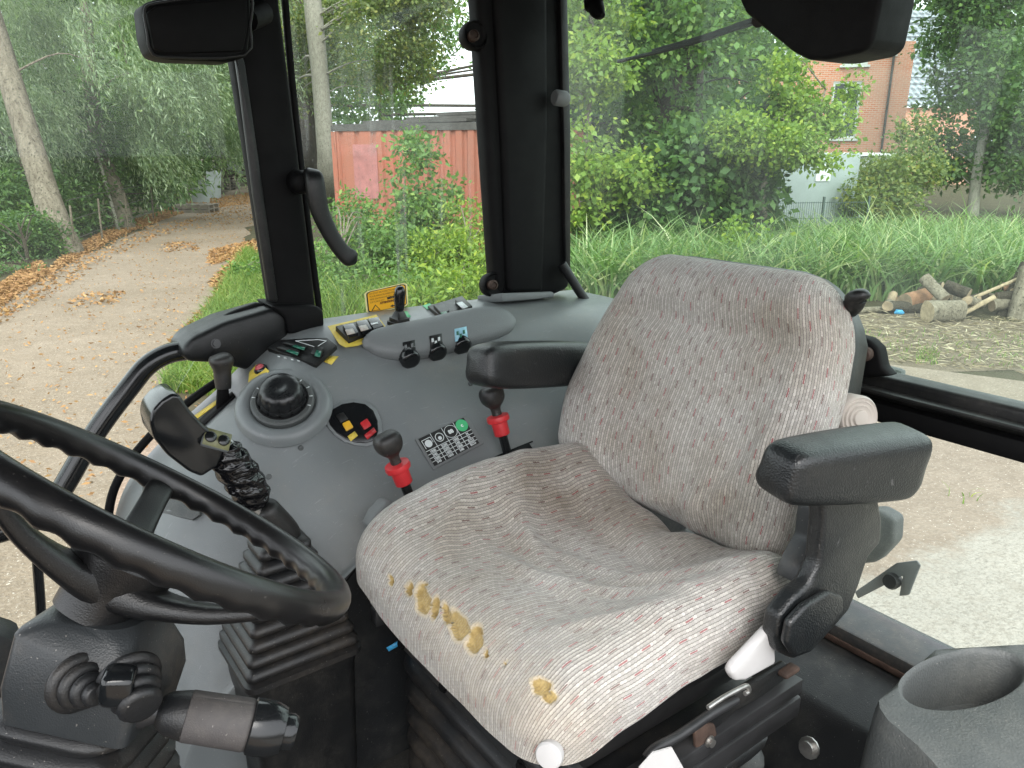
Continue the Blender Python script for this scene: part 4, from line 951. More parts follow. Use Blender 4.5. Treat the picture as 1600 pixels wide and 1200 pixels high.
swell(440, 625, .085, .008)
swell(552, 660, .075, -.008)
for px, py in ((640, 582), (682, 572), (722, 560)): swell(px, py, .016, -.006)
na, nb_ = G.shape[:2]
cvs = [Vector(p) for p in G.reshape(-1, 3)]
cfs = [(i * nb_ + j, i * nb_ + j + 1, (i + 1) * nb_ + j + 1, (i + 1) * nb_ + j) for i in range(na - 1) for j in range(nb_ - 1)]
shell = mk('shell', cvs, cfs, M['grey'], con)
shell.data.materials.append(M['panel'])          # the inner wall below the fold takes the darker panel material
shell.data.polygons.foreach_set('material_index', [1 if (i >= 40 and j > 24) else 0 for i in range(na - 1) for j in range(nb_ - 1)])
BV = BVHTree.FromPolygons(cvs, cfs)
def hit(px, py, lift=0.0):
    d = ray(px, py).normalized(); r = BV.ray_cast(CP, d)
    if r[0] is None: r = BV.find_nearest(ony(px, py, -1.45))
    n = r[1] if r[1].dot(d) < 0 else -r[1]
    return r[0] + n * lift, n
PLANE = {}
def cplate(name, px, th, mat, parent, lift=0.0, bev=.0015):
    """raised plate whose outline is seen at photo points px: on its parent plate's face, else on the console"""
    if parent.name in PLANE:
        c, n = PLANE[parent.name]; pts = []
        for x, y in px: d = ray(x, y); pts.append(CP + d * ((c - CP).dot(n) / d.dot(n)) + n * .0003)
    else:
        H = [hit(*p) for p in px]; c = sum((h[0] for h in H), Vector()) / len(H)
        A_ = np.array([tuple(h[0] - c) for h in H]); n = Vector(np.linalg.svd(A_)[2][2]); n = n if n.dot(CP - c) > 0 else -n
        mid = hit(sum(p[0] for p in px) / len(px), sum(p[1] for p in px) / len(px))[0]
        k = max([n.dot(h[0] - c) for h in H] + [n.dot(mid - c)]) * .8 + lift + .0012
        pts = []
        for (x, y) in px: d = ray(x, y); pts.append(CP + d * ((c + n * k - CP).dot(n) / d.dot(n)))
        pts = [q - n * (.004 if th > .002 else 0) for q in pts]; th = th + (.004 if th > .002 else 0)
    o = prism(name, pts, n * th, mat, parent, bev)
    PLANE[o.name] = (pts[0] + n * th, n); return o
def oval(cx, cy, rx, ry, rot=0.0, n=24, ex=2.0):
    out = []
    for k in range(n):
        a = 2 * math.pi * k / n; x = math.copysign(abs(math.cos(a)) ** (2 / ex), math.cos(a)) * rx; y = math.copysign(abs(math.sin(a)) ** (2 / ex), math.sin(a)) * ry
        out.append((cx + x * math.cos(rot) - y * math.sin(rot), cy + x * math.sin(rot) + y * math.cos(rot)))
    return out
# front switch plate with green rockers
p1 = cplate('switch_plate', [(418, 547), (437, 535), (478, 532), (512, 531), (527, 543), (494, 573)], .006, M['black'], con)
for a, nm in (([(432, 547), (443, 544), (470, 551), (466, 557)], 'rocker_switch'), ([(442, 540), (452, 537), (480, 543), (476, 549)], 'rocker_switch'), ([(487, 557), (493, 544), (507, 547), (502, 560)], 'rocker_switch')):
    s = cplate(nm, a, .007, M['black'], p1, .006)
    c = [((x * 2 + a[(i + 1) % 4][0]) / 3, (y * 2 + a[(i + 1) % 4][1]) / 3) for i, (x, y) in enumerate(a)]
    mx, my = sum(q[0] for q in a) / 4, sum(q[1] for q in a) / 4
    dx = 5 if a[0][0] < 480 else 0
    cplate('switch_cap', [(mx + dx + (x - mx) * .55, my + 1 + (y - my) * .7) for x, y in a], .001, M['greenswitch'], s, .0132, 0)
c_, n_ = PLANE[p1.name]
def onp(x, y): d = ray(x, y); return CP + d * ((c_ - CP).dot(n_) / d.dot(n_)) + n_ * .0006
for q in (((462, 533), (497, 531)), ((497, 531), (510, 533)), ((510, 533), (494, 543)), ((462, 533), (494, 543))): tube('triangle_print', [onp(*v) for v in q], .0007, M['whiteink'], p1, 5)
for x in (433, 443, 454, 464): cplate('symbol_print', [(x, 556 + (x - 433) * .22), (x + 4, 556.5 + (x - 433) * .22), (x + 5, 558.5 + (x - 433) * .22), (x + 1, 558 + (x - 433) * .22)], .0004, M['whiteink'], p1, .0062, 0)
cplate('yellow_label', [(505, 565), (515, 556), (529, 557), (518, 570)], .0006, M['yellow'], con, 0, 0)
# row of three rocker switches on a yellow-bordered plate
cplate('yellow_border', [(512, 510), (588, 492), (604, 512), (600, 522), (560, 540), (540, 543), (530, 538)], .0006, M['yellow'], con, 0, 0)
p2 = cplate('switch_row', [(524, 515), (590, 500), (600, 515), (545, 537)], .008, M['black'], con, .0008)
for k, (x, y) in enumerate(((548, 522), (569, 516), (587, 512))):
    s = cplate('rocker_switch', [(x - 13, y - 8), (x + 4, y - 11), (x + 12, y + 4), (x - 3, y + 9)], .009, M['gloss'], p2, .008)
    cplate('switch_cap', [(x - 9, y - 6), (x + 3, y - 8), (x + 7, y - 1), (x - 5, y + 2)] if k < 2 else [(x - 8, y - 6), (x + 3, y - 8), (x + 4, y - 6), (x - 7, y - 4)], .001, M['beige'] if k < 2 else M['whiteink'], s, .0172, 0)
# plate with green rocker and white rocker near the rear
cplate('green_label', [(620, 490), (636, 486), (642, 495), (626, 500)], .0006, M['greenink'], con, 0, 0)
p3 = cplate('switch_row', [(668, 482), (722, 466), (738, 482), (690, 500)], .006, M['black'], con)
s = cplate('rocker_switch', [(677, 481), (690, 477), (702, 490), (691, 496)], .007, M['black'], p3, .006); cplate('switch_cap', [(688, 489), (697, 487), (701, 492), (693, 495)], .001, M['greenswitch'], s, .0132, 0)
s = cplate('rocker_switch', [(711, 474), (722, 471), (736, 483), (725, 488)], .008, M['black'], p3, .006); cplate('switch_cap', [(713, 474), (722, 472), (731, 480), (723, 483)], .001, M['whiteink'], s, .0145, 0)
cplate('green_label', [(660, 478), (672, 474), (676, 480), (668, 484)], .0006, M['greenink'], con, 0, 0)
# small toggle joystick
q, n = hit(624, 508); m_ = frame(q, Vector((0, .1, 1)), (1, 0, 0))
tg = thing('toggle_joystick', 'small black toggle joystick standing in front of the orange sticker', 'joystick', q)
rings('boot', [rrect(0, 0, h, r, r, r * .3, 3, .2, m_) for h, r in ((0, .019), (.008, .019), (.009, .016), (.016, .0155), (.017, .012), (.03, .007))], M['rubber'], tg)
sweep('stick', [m_ @ Vector(v) for v in ((0, 0, .028), (.0, 0, .036), (0, 0, .058), (-.001, 0, .074), (-.001, 0, .08))], [(.006, .006), (.009, .009), (.011, .0105), (.0095, .009), (.005, .005)], M['gloss'], tg, (1, 0, 0), 2.6, 16, 3)
# rotary dial with ribbed knob
q, n = hit(442, 628); nn = (n + Vector((.0, .05, .25))).normalized(); m_ = frame(q, nn, (1, 0, 0))
lathe('dial_bezel', m_, [(.084, -.016), (.080, -.004), (.074, .0015), (.066, .003), (.058, .001), (.0535, -.006)], M['grey'], con, 48, 80)
dl = lathe('dial_ring', m_, [(.054, -.012), (.054, .005), (.051, .008), (.036, .009), (.034, .008)], M['cup'], con, 40)
lathe('dial_groove', m_, [(.0435, .0), (.0445, .0098), (.0425, .0105), (.041, .0098)], M['pillar'], dl, 40)
kn = lathe('dial_knob', m_, [(.0405, .004), (.0415, .011), (.0405, .016), (.037, .0165), (.038, .018), (.036, .033), (.032, .040), (.024, .0435), (.010, .045), (.009, .0443), (.002, .0445)], M['knob'], con, 72, 60,
           lambda a, h, r: r * (.93 if (h > .009 and h < .037 and (a * 12 / 6.2832) % 1 < .2) else 1.0))
for k in range(9):
    a = 2.4 + k * .42; v = Vector((math.cos(a), math.sin(a), 0)); c_ = v * .0485
    rbox('dial_mark', m_ @ Matrix.Translation((c_.x, c_.y, .0086)) @ Matrix.Rotation(a, 4, 'Z'), (.006, .0018, .0006), M['whiteink'], dl, 0)
cplate('yellow_label', [(400, 570), (411, 571), (421, 580), (412, 588), (402, 590), (394, 600), (388, 598), (390, 582)], .0006, M['yellow'], con, .003, 0)
q, n = hit(409, 580); m_ = frame(q, (n + Vector((0, 0, .4))).normalized(), (1, 0, 0))
b_ = lathe('push_button', m_, [(.0125, -.004), (.0125, .006), (.010, .009), (.009, .007)], M['gloss'], con, 20); lathe('lens', m_, [(.0085, .004), (.0085, .010), (.006, .013), (.002, .0138)], M['redlamp'], b_, 16)
# kidney-shaped black switch panel
kp = [(512, 652), (520, 640), (534, 632), (552, 629), (570, 632), (583, 642), (590, 658), (591, 674), (586, 688), (572, 693), (556, 692), (540, 687), (526, 677), (515, 664)]
km = (sum(p[0] for p in kp) / len(kp), sum(p[1] for p in kp) / len(kp))
cplate('panel_bezel', [(km[0] + (x - km[0]) * 1.16, km[1] + (y - km[1]) * 1.16) for x, y in kp], .003, M['grey'], con, -.002, .0025)
kb = cplate('indicator_panel', kp, .003, M['gloss'], con, .0014)
cplate('rocker_switch', [(524, 650), (536, 645), (544, 656), (532, 662)], .004, M['black'], kb, .003)
cplate('amber_switch', [(534, 663), (545, 658), (552, 669), (541, 675)], .005, flat('amber', (.75, .42, .03), .35), kb, .003)
cplate('yellow_tile', [(543, 682), (554, 674), (559, 681), (548, 690)], .001, M['yellow'], kb, .003, 0)
cplate('red_switch', [(562, 662), (573, 655), (580, 666), (569, 673)], .005, M['red'], kb, .003)
cplate('red_tile', [(569, 680), (584, 668), (588, 675), (574, 687)], .001, M['red'], kb, .003, 0)
for k in range(3): cplate('print_line', [(527 + k * 3, 653 + k * 3), (535 + k * 3, 649 + k * 3), (535.6 + k * 3, 650 + k * 3), (527.6 + k * 3, 654 + k * 3)], .0003, M['whiteink'], kb, .0072, 0)
# padded bar with three thumb wheels
pb0 = [(567, 546), (574, 543), (590, 541), (620, 540), (655, 535), (690, 527), (725, 518), (755, 511), (780, 506), (794, 502), (799, 500)]
path = []
for x, y in pb0: h_, n_ = hit(x, y); path.append(h_ + Vector((0, .6, .8)) * .008)
pad = sweep('padded_bar', path, [(.004, .004), (.018, .012), (.031, .019), (.040, .024), (.043, .025), (.043, .026), (.043, .026), (.041, .024), (.034, .02), (.02, .013), (.004, .004)], M['grey2'], con, (0, .62, .78), 2.5, 28, 5)
BP = BVHTree.FromPolygons([v.co.copy() for v in pad.data.vertices], [tuple(p.vertices) for p in pad.data.polygons])
def phit(px, py, lift):
    d = ray(px, py).normalized(); r = BP.ray_cast(CP, d)
    if r[0] is None: return hit(px, py, lift + .01)[0]
    return r[0] - d * lift
for k, (x, y) in enumerate(((638, 566), (680, 556), (719, 545))):
    h_, n_ = hit(x, y); m_ = frame(h_ + n_ * .012, Vector((.05, .75, -.35)), (1, 0, 0))
    lathe('thumb_wheel', m_, [(.017, -.02), (.0195, -.014), (.0195, .004), (.0175, .008), (.012, .009), (.003, .0085)], M['gloss'], con, 40, 60, lambda a, h, r: r * (.94 if (a * 20 / 6.2832) % 1 < .35 else 1))
    lab = [(x - 9, y - 31), (x + 10, y - 35), (x + 12, y - 16), (x - 8, y - 11)]
    pl = prism('wheel_label', [phit(a, b, .001) for a, b in lab], -ray(x, y).normalized() * .0015, M['black'] if k == 0 else (M['ink'] if k == 1 else M['cyan']), pad, 0)
    for j in range(3):
        a, b = x - 6 + j * 5, y - 27 + (j % 2) * 5 - j
        prism('symbol', [phit(a + u, b + v, .0032) for u, v in ((0, 0), (3.5, -1), (4, 5), (.5, 6))], -ray(x, y).normalized() * .0005, (M['grey2'], M['whiteink'], M['greenswitch'])[k], pl, 0)
# speed table plate
TQ = [hit(x, y)[0] for x, y in ((648, 688), (724, 652), (750, 694), (675, 733))]
tn = ((TQ[1] - TQ[0]).cross(TQ[3] - TQ[0])).normalized(); tn = tn if tn.dot(CP - TQ[0]) > 0 else -tn
def tq(u, v, lift=.0): return TQ[0].lerp(TQ[1], u).lerp(TQ[3].lerp(TQ[2], u), v) + tn * (.004 + lift)
tp = prism('speed_table', [tq(.0, .0, -.003), tq(1.06, 0, -.003), tq(1.06, 1.05, -.003), tq(.0, 1.05, -.003)], tn * .003, M['grey2'], con, .001)
mk('black_field', [tq(.04, .04, .0015), tq(.97, .04, .0015), tq(.97, .98, .0015), tq(.04, .98, .0015)], [(0, 1, 2, 3)], M['ink'], tp, False)
tu, tv = (tq(1, .5) - tq(0, .5)), (tq(.5, 1) - tq(.5, 0)); tw, th_ = tu.length, tv.length
def strip(u0, v0, u1, v1, w=.0011):
    a, b = tq(u0, v0, .002), tq(u1, v1, .002); s = (b - a).cross(tn).normalized() * w * .5
    mk('rule_line', [a - s, b - s, b + s, a + s], [(0, 1, 2, 3)], M['whiteink'], tp, False)
for v in (.49, .61, .73, .85): strip(.04, v, .97, v)
for u in (.27, .5, .74): strip(u, .04, u, .98)
def tmat(u, v): return frame(tq(u, v, .0023), tn, tu)
for r, line in enumerate((('1000', '2200', '1000', 'N'), ('540', '2200', '540', 'N'), ('1000', '1600', '1000', 'ECO'), ('540', '1600', '540', 'ECO'))):
    for k, s in enumerate(line): text('digits', s, tmat((.155, .385, .62, .86)[k], .59 + .12 * r), th_ * .105, M['whiteink'], tp, .0003, 'CENTER')
def ringo(u, v, r0, r1, mat, n=20, lift=.0022, sy=1.0):
    vs = [tq(u + math.cos(2 * math.pi * k / n) * r / tw, v + math.sin(2 * math.pi * k / n) * r * sy / th_, lift) for r in (r0, r1) for k in range(n)]
    mk('symbol_ring', vs, [(k, (k + 1) % n, n + (k + 1) % n, n + k) for k in range(n)], mat, tp, False)
ringo(.155, .3, .0002, .0075, M['whiteink'], 12); ringo(.385, .27, .0075, .009, M['whiteink']); ringo(.385, .3, .0004, .004, M['whiteink'], 8)
ringo(.62, .26, .0125, .0135, M['whiteink'], 24, .0022, .95); ringo(.86, .24, .0002, .0125, M['greenink'], 24)
for u0, v0, u1, v1 in ((.07, .14, .24, .14), (.07, .14, .07, .42), (.24, .14, .24, .32)): strip(u0, v0, u1, v1, .0012)
text('gear_symbol', '88', tmat(.62, .32), th_ * .17, M['whiteink'], tp, .0006, 'CENTER'); text('eco_symbol', 'c', tmat(.86, .29), th_ * .16, M['whiteink'], tp, .0005, 'CENTER')
# slot and hand lever in front of the dial
cplate('lever_slot', [(298, 668), (306, 676), (368, 620), (363, 612)], .001, M['pillar'], con, .0005, 0)
cplate('yellow_stripe', [(303, 650), (307, 655), (352, 622), (348, 618)], .0006, M['yellow'], con, .0006, 0)
q0 = hit(350, 632)[0]
hlv = thing('hand_lever', 'short black hand lever in the slot at the front of the console', 'lever', q0)
prism('shank', [q0 + Vector((.016, 0, -.02)), q0 + Vector((-.014, 0, -.02)), ony(356, 598, q0.y), ony(341, 598, q0.y)], (0, -.008, 0), M['pillar'], hlv, .002)
kpt = [ony(x, y, q0.y) for x, y in ((349, 606), (348, 590), (347, 578), (346, 566), (345, 557), (344, 553))]
sweep('knob', kpt, [(.013, .013), (.0145, .0145), (.015, .015), (.0205, .0205), (.0185, .018), (.008, .008)], M['rubber'], hlv, (0, 1, 0), 2.6, 20, 3)
# red-collared levers
def red_lever(label, kx, ky, bx, by, Y0, Y1):
    top, base = ony(kx, ky, Y0), ony(bx, by, Y1); t = thing('control_lever', label, 'lever', base, 'red-collared control levers')
    d = (top - base).normalized(); L = (top - base).length; m = frame(base, d, (1, 0, 0))
    tube('shaft', [base - d * .05, base + d * (L - .02)], .0085, M['gloss'], t)
    lathe('collar', m @ Matrix.Translation((0, 0, L - .085)), [(.012, 0), (.0145, .002), (.015, .026), (.0205, .028), (.0215, .032), (.0205, .038), (.012, .04)], M['red'], t)
    a = base + d * (L - .048)
    side = Vector((-1, .2, 0))
    sweep('knob', [a, a + d * .016, a + d * .024, a + d * .034 , a + d * .048, a + d * .056, a + d * .058], [(.0085, .0085), (.009, .009), (.016, .014), (.022, .018), (.0225, .019), (.017, .014), (.008, .006)], M['rubber'], t, (0, 1, 0), 2.8, 20, 3)
    return t
red_lever('black-knobbed lever with red collar beside the front of the seat cushion', 604, 686, 650, 800, -1.045, -1.03)
red_lever('black-knobbed lever with red collar just below the far armrest', 767, 612, 800, 735, -1.10, -1.065)
# dark slots the rear lever rises from, small latch at the seat
cplate('lever_slot', [(748, 728), (826, 692), (834, 704), (760, 746)], .001, M['pillar'], con, .002, 0)
lp_ = [ony(x, y, -1.02) for x, y in ((576, 828), (586, 806), (604, 786), (616, 785), (621, 796), (606, 815), (590, 830))]
prism('side_latch', lp_, (0, -.03, 0), M['grey2'], con, .006, 3)
for sm in (((832, 690), (800, 703), (770, 716)), ((620, 818), (580, 862), (536, 915), (492, 985), (462, 1040))):
    tube('seam', [hit(x, y, .0002)[0] for x, y in sm], .0016, M['pillar'], con, 6, 4)
for x, y in ((470, 700), (420, 745), (735, 600)):
    q, n = hit(x, y); lathe('trim_screw', frame(q, n), [(.005, -.002), (.005, .0008), (.0035, .0016), (.002, .0008)], M['cup'], con, 12)
# small storage lid on the front face
sl = prism('storage_lid', [hit(x, y, .002)[0] for x, y in ((226, 750), (318, 762), (316, 806), (304, 814), (228, 796))], Vector((.004, .004, .004)), M['cup'], con, .002)
# ------------------------------------------------------------------ driver's seat
def fabric_mat(name, worn):
    t = NT(name); u, v, _ = t.sep(t.uv()); p = t.pos()
    cp, rp = .0042, .0050
    wob = t.m('MULTIPLY', t.m('SUBTRACT', t.noise(9, t.uv(), 2), .5), .010)
    uu = t.m('ADD', u, wob)
    cu = t.m('DIVIDE', uu, cp); col = t.m('FLOOR', cu); fu = t.m('FRACT', cu)
    par = t.m('MULTIPLY', t.m('MODULO', t.m('ADD', col, 3000.0), 2.0), .5)
    rv = t.m('ADD', t.m('DIVIDE', v, rp), par); fv = t.m('FRACT', rv); row = t.m('FLOOR', rv)
    bu = t.m('SINE', t.m('MULTIPLY', fu, math.pi)); bv = t.m('SINE', t.m('MULTIPLY', fv, math.pi))
    loop = t.m('MULTIPLY', t.m('POWER', bu, .7), t.m('ADD', .35, t.m('MULTIPLY', .65, bv)))          # knit loop height
    wn1 = t.n('ShaderNodeTexWhiteNoise', noise_dimensions='2D'); t.set(wn1.inputs['Vector'], t.comb(col, 3.0))
    ph = t.m('ADD', t.m('ADD', t.m('DIVIDE', v, .036), t.m('MULTIPLY', col, .085)), t.m('MULTIPLY', wn1.outputs[0], .35))
    seg = t.m('FLOOR', ph); on = t.m('LESS_THAN', t.m('FRACT', ph), .37)
    wn2 = t.n('ShaderNodeTexWhiteNoise', noise_dimensions='2D'); t.set(wn2.inputs['Vector'], t.comb(col, seg)); r2 = wn2.outputs[0]
    wn3 = t.n('ShaderNodeTexWhiteNoise', noise_dimensions='2D'); t.set(wn3.inputs['Vector'], t.comb(col, row)); r3 = wn3.outputs[0]
    m4 = t.m('MODULO', t.m('ADD', col, 4000.0), 4.0); m2 = t.m('MODULO', t.m('ADD', col, 4000.0), 2.0)
    redm = t.m('MULTIPLY', t.m('MULTIPLY', t.m('LESS_THAN', m4, .5), on), t.m('LESS_THAN', r2, .82))
    base = t.mix(r3, (.40, .38, .352), (.55, .525, .492))
    base = t.mix(t.m('MULTIPLY', m2, .42), base, (.27, .26, .24))
    thread = t.m('GREATER_THAN', loop, .27)
    base = t.mix(thread, (.14, .133, .125), base)
    c = t.mix(t.m('MULTIPLY', redm, t.m('MULTIPLY', t.m('GREATER_THAN', bu, .78), .8)), base, t.mix(t.m('GREATER_THAN', r2, .5), (.27, .035, .05), (.11, .04, .04)))
    # grime worn into the fabric
    d = t.ramp(t.noise(5.5, p, 5, .6), .38, .68); c = t.mix(t.m('MULTIPLY', d, .7), c, t.mix(1.0, c, (.62, .55, .46), 'MULTIPLY'))
    if worn:
        a = t.n('ShaderNodeAttribute', attribute_name='wear'); w = a.outputs['Fac']
        f = t.m('MULTIPLY', w, t.ramp(t.noise(40, p, 4), .25, .6), clamp=True)
        c = t.mix(t.m('MULTIPLY', f, .6), c, t.mix(thread, (.22, .185, .14), (.46, .41, .34)))
        a3 = t.n('ShaderNodeAttribute', attribute_name='hole'); hv = t.m('ADD', a3.outputs['Fac'], t.m('MULTIPLY', t.m('SUBTRACT', t.noise(240, p, 2), .5), .14))
        fray = t.ramp(hv, .22, .42); c = t.mix(t.m('MULTIPLY', fray, .85), c, t.mix(t.noise(700, p, 2), (.4, .33, .22), (.68, .58, .43)))
        inn = t.ramp(hv, .47, .53); foamc = t.mix(t.ramp(t.noise(110, p, 4), .3, .7), (.30, .21, .08), (.50, .38, .17)); c = t.mix(inn, c, foamc)
        a2 = t.n('ShaderNodeAttribute', attribute_name='grime'); g_ = t.m('MULTIPLY', a2.outputs['Fac'], t.ramp(t.noise(9, p, 4), .3, .65, .35, 1), clamp=True)
        c = t.mix(t.m('MULTIPLY', g_, .9), c, t.mix(1.0, c, (.42, .35, .28), 'MULTIPLY'))
    fz = t.noise(900, p, 2)
    h = t.m('ADD', loop, t.m('MULTIPLY', fz, .5))
    return t.done(t.bsdf(c, .95, t.bump(h, .0012, .7), spec=.15, sheen=.25))
M['fabric'] = fabric_mat('knit_fabric', True); M['fabric_back'] = fabric_mat('knit_fabric_back', False)

def pad_mesh(name, hwf, hl, R, Rz, skirt, pos, mat, parent, step=.006, attrs=None, hw0=.25):
    """upholstered pad: flat core, rounded rolls all round, skirt; pos(a, b, drop, dirx, diry) -> world; uv is fabric metres"""
    Lq = (R + Rz) / 2 * math.pi / 2; D = Lq + skirt
    na = int(2 * (hw0 - R + D) / step); nb = int(2 * (hl - R + D) / step)
    qa = np.linspace(-(hw0 - R + D), hw0 - R + D, na + 1); qb = np.linspace(-(hl - R + D), hl - R + D, nb + 1)
    vs, uvs, ab = [], [], []
    ca, cb = hw0 - R, hl - R
    for b in qb:
        for a in qa:
            pa, pb = max(-ca, min(ca, a)), max(-cb, min(cb, b)); da, db = a - pa, b - pb; m = math.hypot(da, db)
            if m > 1e-9: ux_, uy_ = da / m, db / m
            else: ux_ = uy_ = 0
            m = min(m, D); th = min(m / Lq, 1) * math.pi / 2
            x, y = pa + ux_ * R * math.sin(th), pb + uy_ * R * math.sin(th); drop = Rz * (1 - math.cos(th)) + max(0, m - Lq)
            vs.append(pos(x * hwf(y), y, drop)); uvs.append((a, b)); ab.append((x, y, drop))
    W_ = na + 1
    fs = [(j * W_ + i, j * W_ + i + 1, (j + 1) * W_ + i + 1, (j + 1) * W_ + i) for j in range(nb) for i in range(na)]
    me = meshdata(name, vs, fs); uvl = me.uv_layers.new(name='UVMap')
    li = np.zeros(len(me.loops), dtype=np.int32); me.loops.foreach_get('vertex_index', li)
    uvl.data.foreach_set('uv', np.array(uvs, dtype=np.float32)[li].ravel())
    for k, fn in (attrs or {}).items():
        at_ = me.attributes.new(k, 'FLOAT', 'POINT'); at_.data.foreach_set('value', [fn(*q) for q in ab])
    o = link(name, me, mat, parent); return o
def sst(a, b, x): x = max(0, min(1, (x - a) / (b - a))); return x * x * (3 - 2 * x)

SY = -.747
seat = thing('driver_seat', 'worn fabric driver seat with torn front edge and black armrests', 'seat', W(-.65, SY, FZ))
CX = -.655
def cush_h(a, b):
    h = .046 * sst(.1, .23, abs(a)) * sst(.22, .02, b) * (1 - .25 * sst(-.05, -.24, b))
    h += -.026 * math.exp(-(a / .14) ** 2 - ((b + .05) / .16) ** 2) + .010 * sst(.1, .25, a) * sst(.08, .22, b)
    h += -.02 * math.exp(-(a / .03) ** 2) * sst(-.12, -.23, b)       # the split at the back of the cushion
    h += .036 * sst(-.06, -.23, a) - .004 * sst(.1, .25, a)
    h += .010 * sst(.05, .17, b)                                   # thigh roll at the front
    # drag folds
    for (a0, b0, ang, ln, wd, am) in ((-.06, .02, .25, .13, .018, .006), (-.13, -.02, .6, .1, .02, .006), (.02, .07, -.15, .12, .016, .005), (.1, .02, -.5, .1, .016, .006), (.14, -.08, -.9, .1, .018, .007), (-.02, -.1, .1, .15, .022, -.005), (-.15, .1, .9, .08, .015, .005), (.05, -.03, -.3, .12, .014, .004), (.17, .1, -1.1, .07, .014, .005)):
        x, y = a - a0, b - b0; c, s = math.cos(ang), math.sin(ang); l, w = x * c + y * s, -x * s + y * c
        h += 1.7 * am * math.exp(-(l / ln) ** 2 - (w / wd) ** 2)
    h += .0015 * math.sin(a * 60 + 3 * math.sin(b * 25)) * math.sin(b * 38 + a * 11)
    return h
def cush_pos(a, b, drop):
    k = 1 - .06 * sst(.05, -.24, b) * 0
    return W(CX + b, SY + a * k, -.555 + cush_h(a, b) * (1 - .25 * min(1, drop / .08)) - drop - .008 * sst(.14, .24, b))
def wear_f(a, b, d):
    e = math.exp(-((b - .222) / .03) ** 2) * (1 if d < .06 else .3) * sst(-.25, -.15, a)
    return min(1, .95 * e * (.6 + .4 * math.exp(-((a - .1) / .16) ** 2)) + .5 * math.exp(-((a - .14) / .12) ** 2 - ((b - .13) / .12) ** 2))
def grime_f(a, b, d): return min(1, .9 * math.exp(-((a + .16) / .1) ** 2 - ((b + .1) / .12) ** 2) + .55 * math.exp(-((a - .02) / .2) ** 2 - ((b + .2) / .09) ** 2))
cush = pad_mesh('seat_cushion', lambda y: 1.0 - .10 * sst(.12, .24, y) * 0, .245, .07, .065, .02, cush_pos, M['fabric'], seat, .0036, {'wear': wear_f, 'grime': grime_f}, .252)
# torn holes with foam showing along the front edge
BC = BVHTree.FromPolygons([v.co.copy() for v in cush.data.vertices], [tuple(p.vertices) for p in cush.data.polygons])
M['fray'] = flat('frayed_edge', (.62, .5, .36), .95, .2, 200)
def chit(px, py):
    d = ray(px, py).normalized(); r = BC.ray_cast(CP, d); n = r[1] if r[1].dot(d) < 0 else -r[1]; return r[0], n
HOLES = ((611, 907, 4, 9, -.2), (639, 920, 6, 11, .1), (661, 938, 11, 23, -.15), (680, 950, 6, 18, .15), (697, 960, 6, 17, -.15), (717, 978, 14, 23, -.3), (742, 1000, 12, 22, .2), (759, 1022, 4, 8, 0), (845, 1072, 15, 13, .3), (858, 1089, 12, 9, .2), (664, 912, 6, 3, .2), (790, 1035, 4, 3, 0))
hv_ = []
for v in cush.data.vertices:
    d = v.co - CP; z = d.dot(CF); px, py = 800 + FPX * d.dot(CR) / z, 600 - FPX * d.dot(CU) / z; best = 0.0
    for cx, cy, rx, ry, rot in HOLES:
        x, y = px - cx, py - cy
        if abs(x) > 50 or abs(y) > 50: continue
        x, y = x * math.cos(rot) + y * math.sin(rot), -x * math.sin(rot) + y * math.cos(rot)
        a_ = math.atan2(y, x); w = 1 + .1 * math.sin(3 * a_ + cx) + .07 * math.sin(5 * a_ + cy)
        best = max(best, 1.25 - .75 * math.hypot(x / (rx * w), y / (ry * w)))
    hv_.append(max(0.0, min(1.0, best)))
cush.data.attributes.new('hole', 'FLOAT', 'POINT').data.foreach_set('value', hv_)
nrm_ = [v.normal.copy() if v.normal.dot(CP - v.co) > 0 else -v.normal for v in cush.data.vertices]
for v, h, n_ in zip(cush.data.vertices, hv_, nrm_): v.co -= n_ * (.008 * sst(.44, .64, h)) - n_ * (.0014 * math.exp(-((h - .38) / .1) ** 2))
cush.data.update()
# backrest
BY = -.783
UPV = Vector((-.24, 0, .971)).normalized(); NV = Vector((UPV.z, 0, -UPV.x))
B0 = W(-.922, BY, -.375)           # centre of the backrest front
def bw(s): # half-width factor over height (-.23 .. .25)
    pts = [(-.22, .97), (-.14, 1.04), (-.05, 1.05), (.05, 1.01), (.12, .94), (.18, .84), (.22, .76)]
    for (x0, y0), (x1, y1) in zip(pts, pts[1:]):
        if s <= x1: return y0 + (y1 - y0) * max(0, min(1, (s - x0) / (x1 - x0)))
    return pts[-1][1]
def back_h(a, s):
    w = sst(.2, -.1, s)
    h = (.045 * w + .018) * (abs(a) / .25) ** 2.4 * sst(.26, .1, s)
    h += .02 * math.exp(-((s + .1) / .1) ** 2 - (a / .2) ** 2)           # lumbar swelling
    h += -.013 * math.exp(-((s - .11) / .022) ** 2) * sst(.24, .1, abs(a))  # tuck under the headrest
    h += .008 * sst(.12, .2, s)
    for (a0, b0, ang, ln, wd, am) in ((.08, -.16, 1.2, .08, .02, .008), (.13, -.12, 1.0, .08, .015, .006), (-.02, -.19, .3, .1, .014, .006), (.18, -.05, 1.5, .12, .016, .004), (-.15, -.1, -1.3, .1, .02, .004)):
        x, y = a - a0, s - b0; c, q = math.cos(ang), math.sin(ang); l, v = x * c + y * q, -x * q + y * c
        h += 1.6 * am * math.exp(-(l / ln) ** 2 - (v / wd) ** 2)
    return h + .001 * math.sin(a * 50) * math.sin(s * 40 + a * 9)
def back_pos(a, s, drop): return B0 + Vector((0, a, 0)) + UPV * s + NV * (back_h(a, s) - drop)
back = pad_mesh('backrest', bw, .218, .075, .055, .03, back_pos, M['fabric_back'], seat, .0055, None, .238)
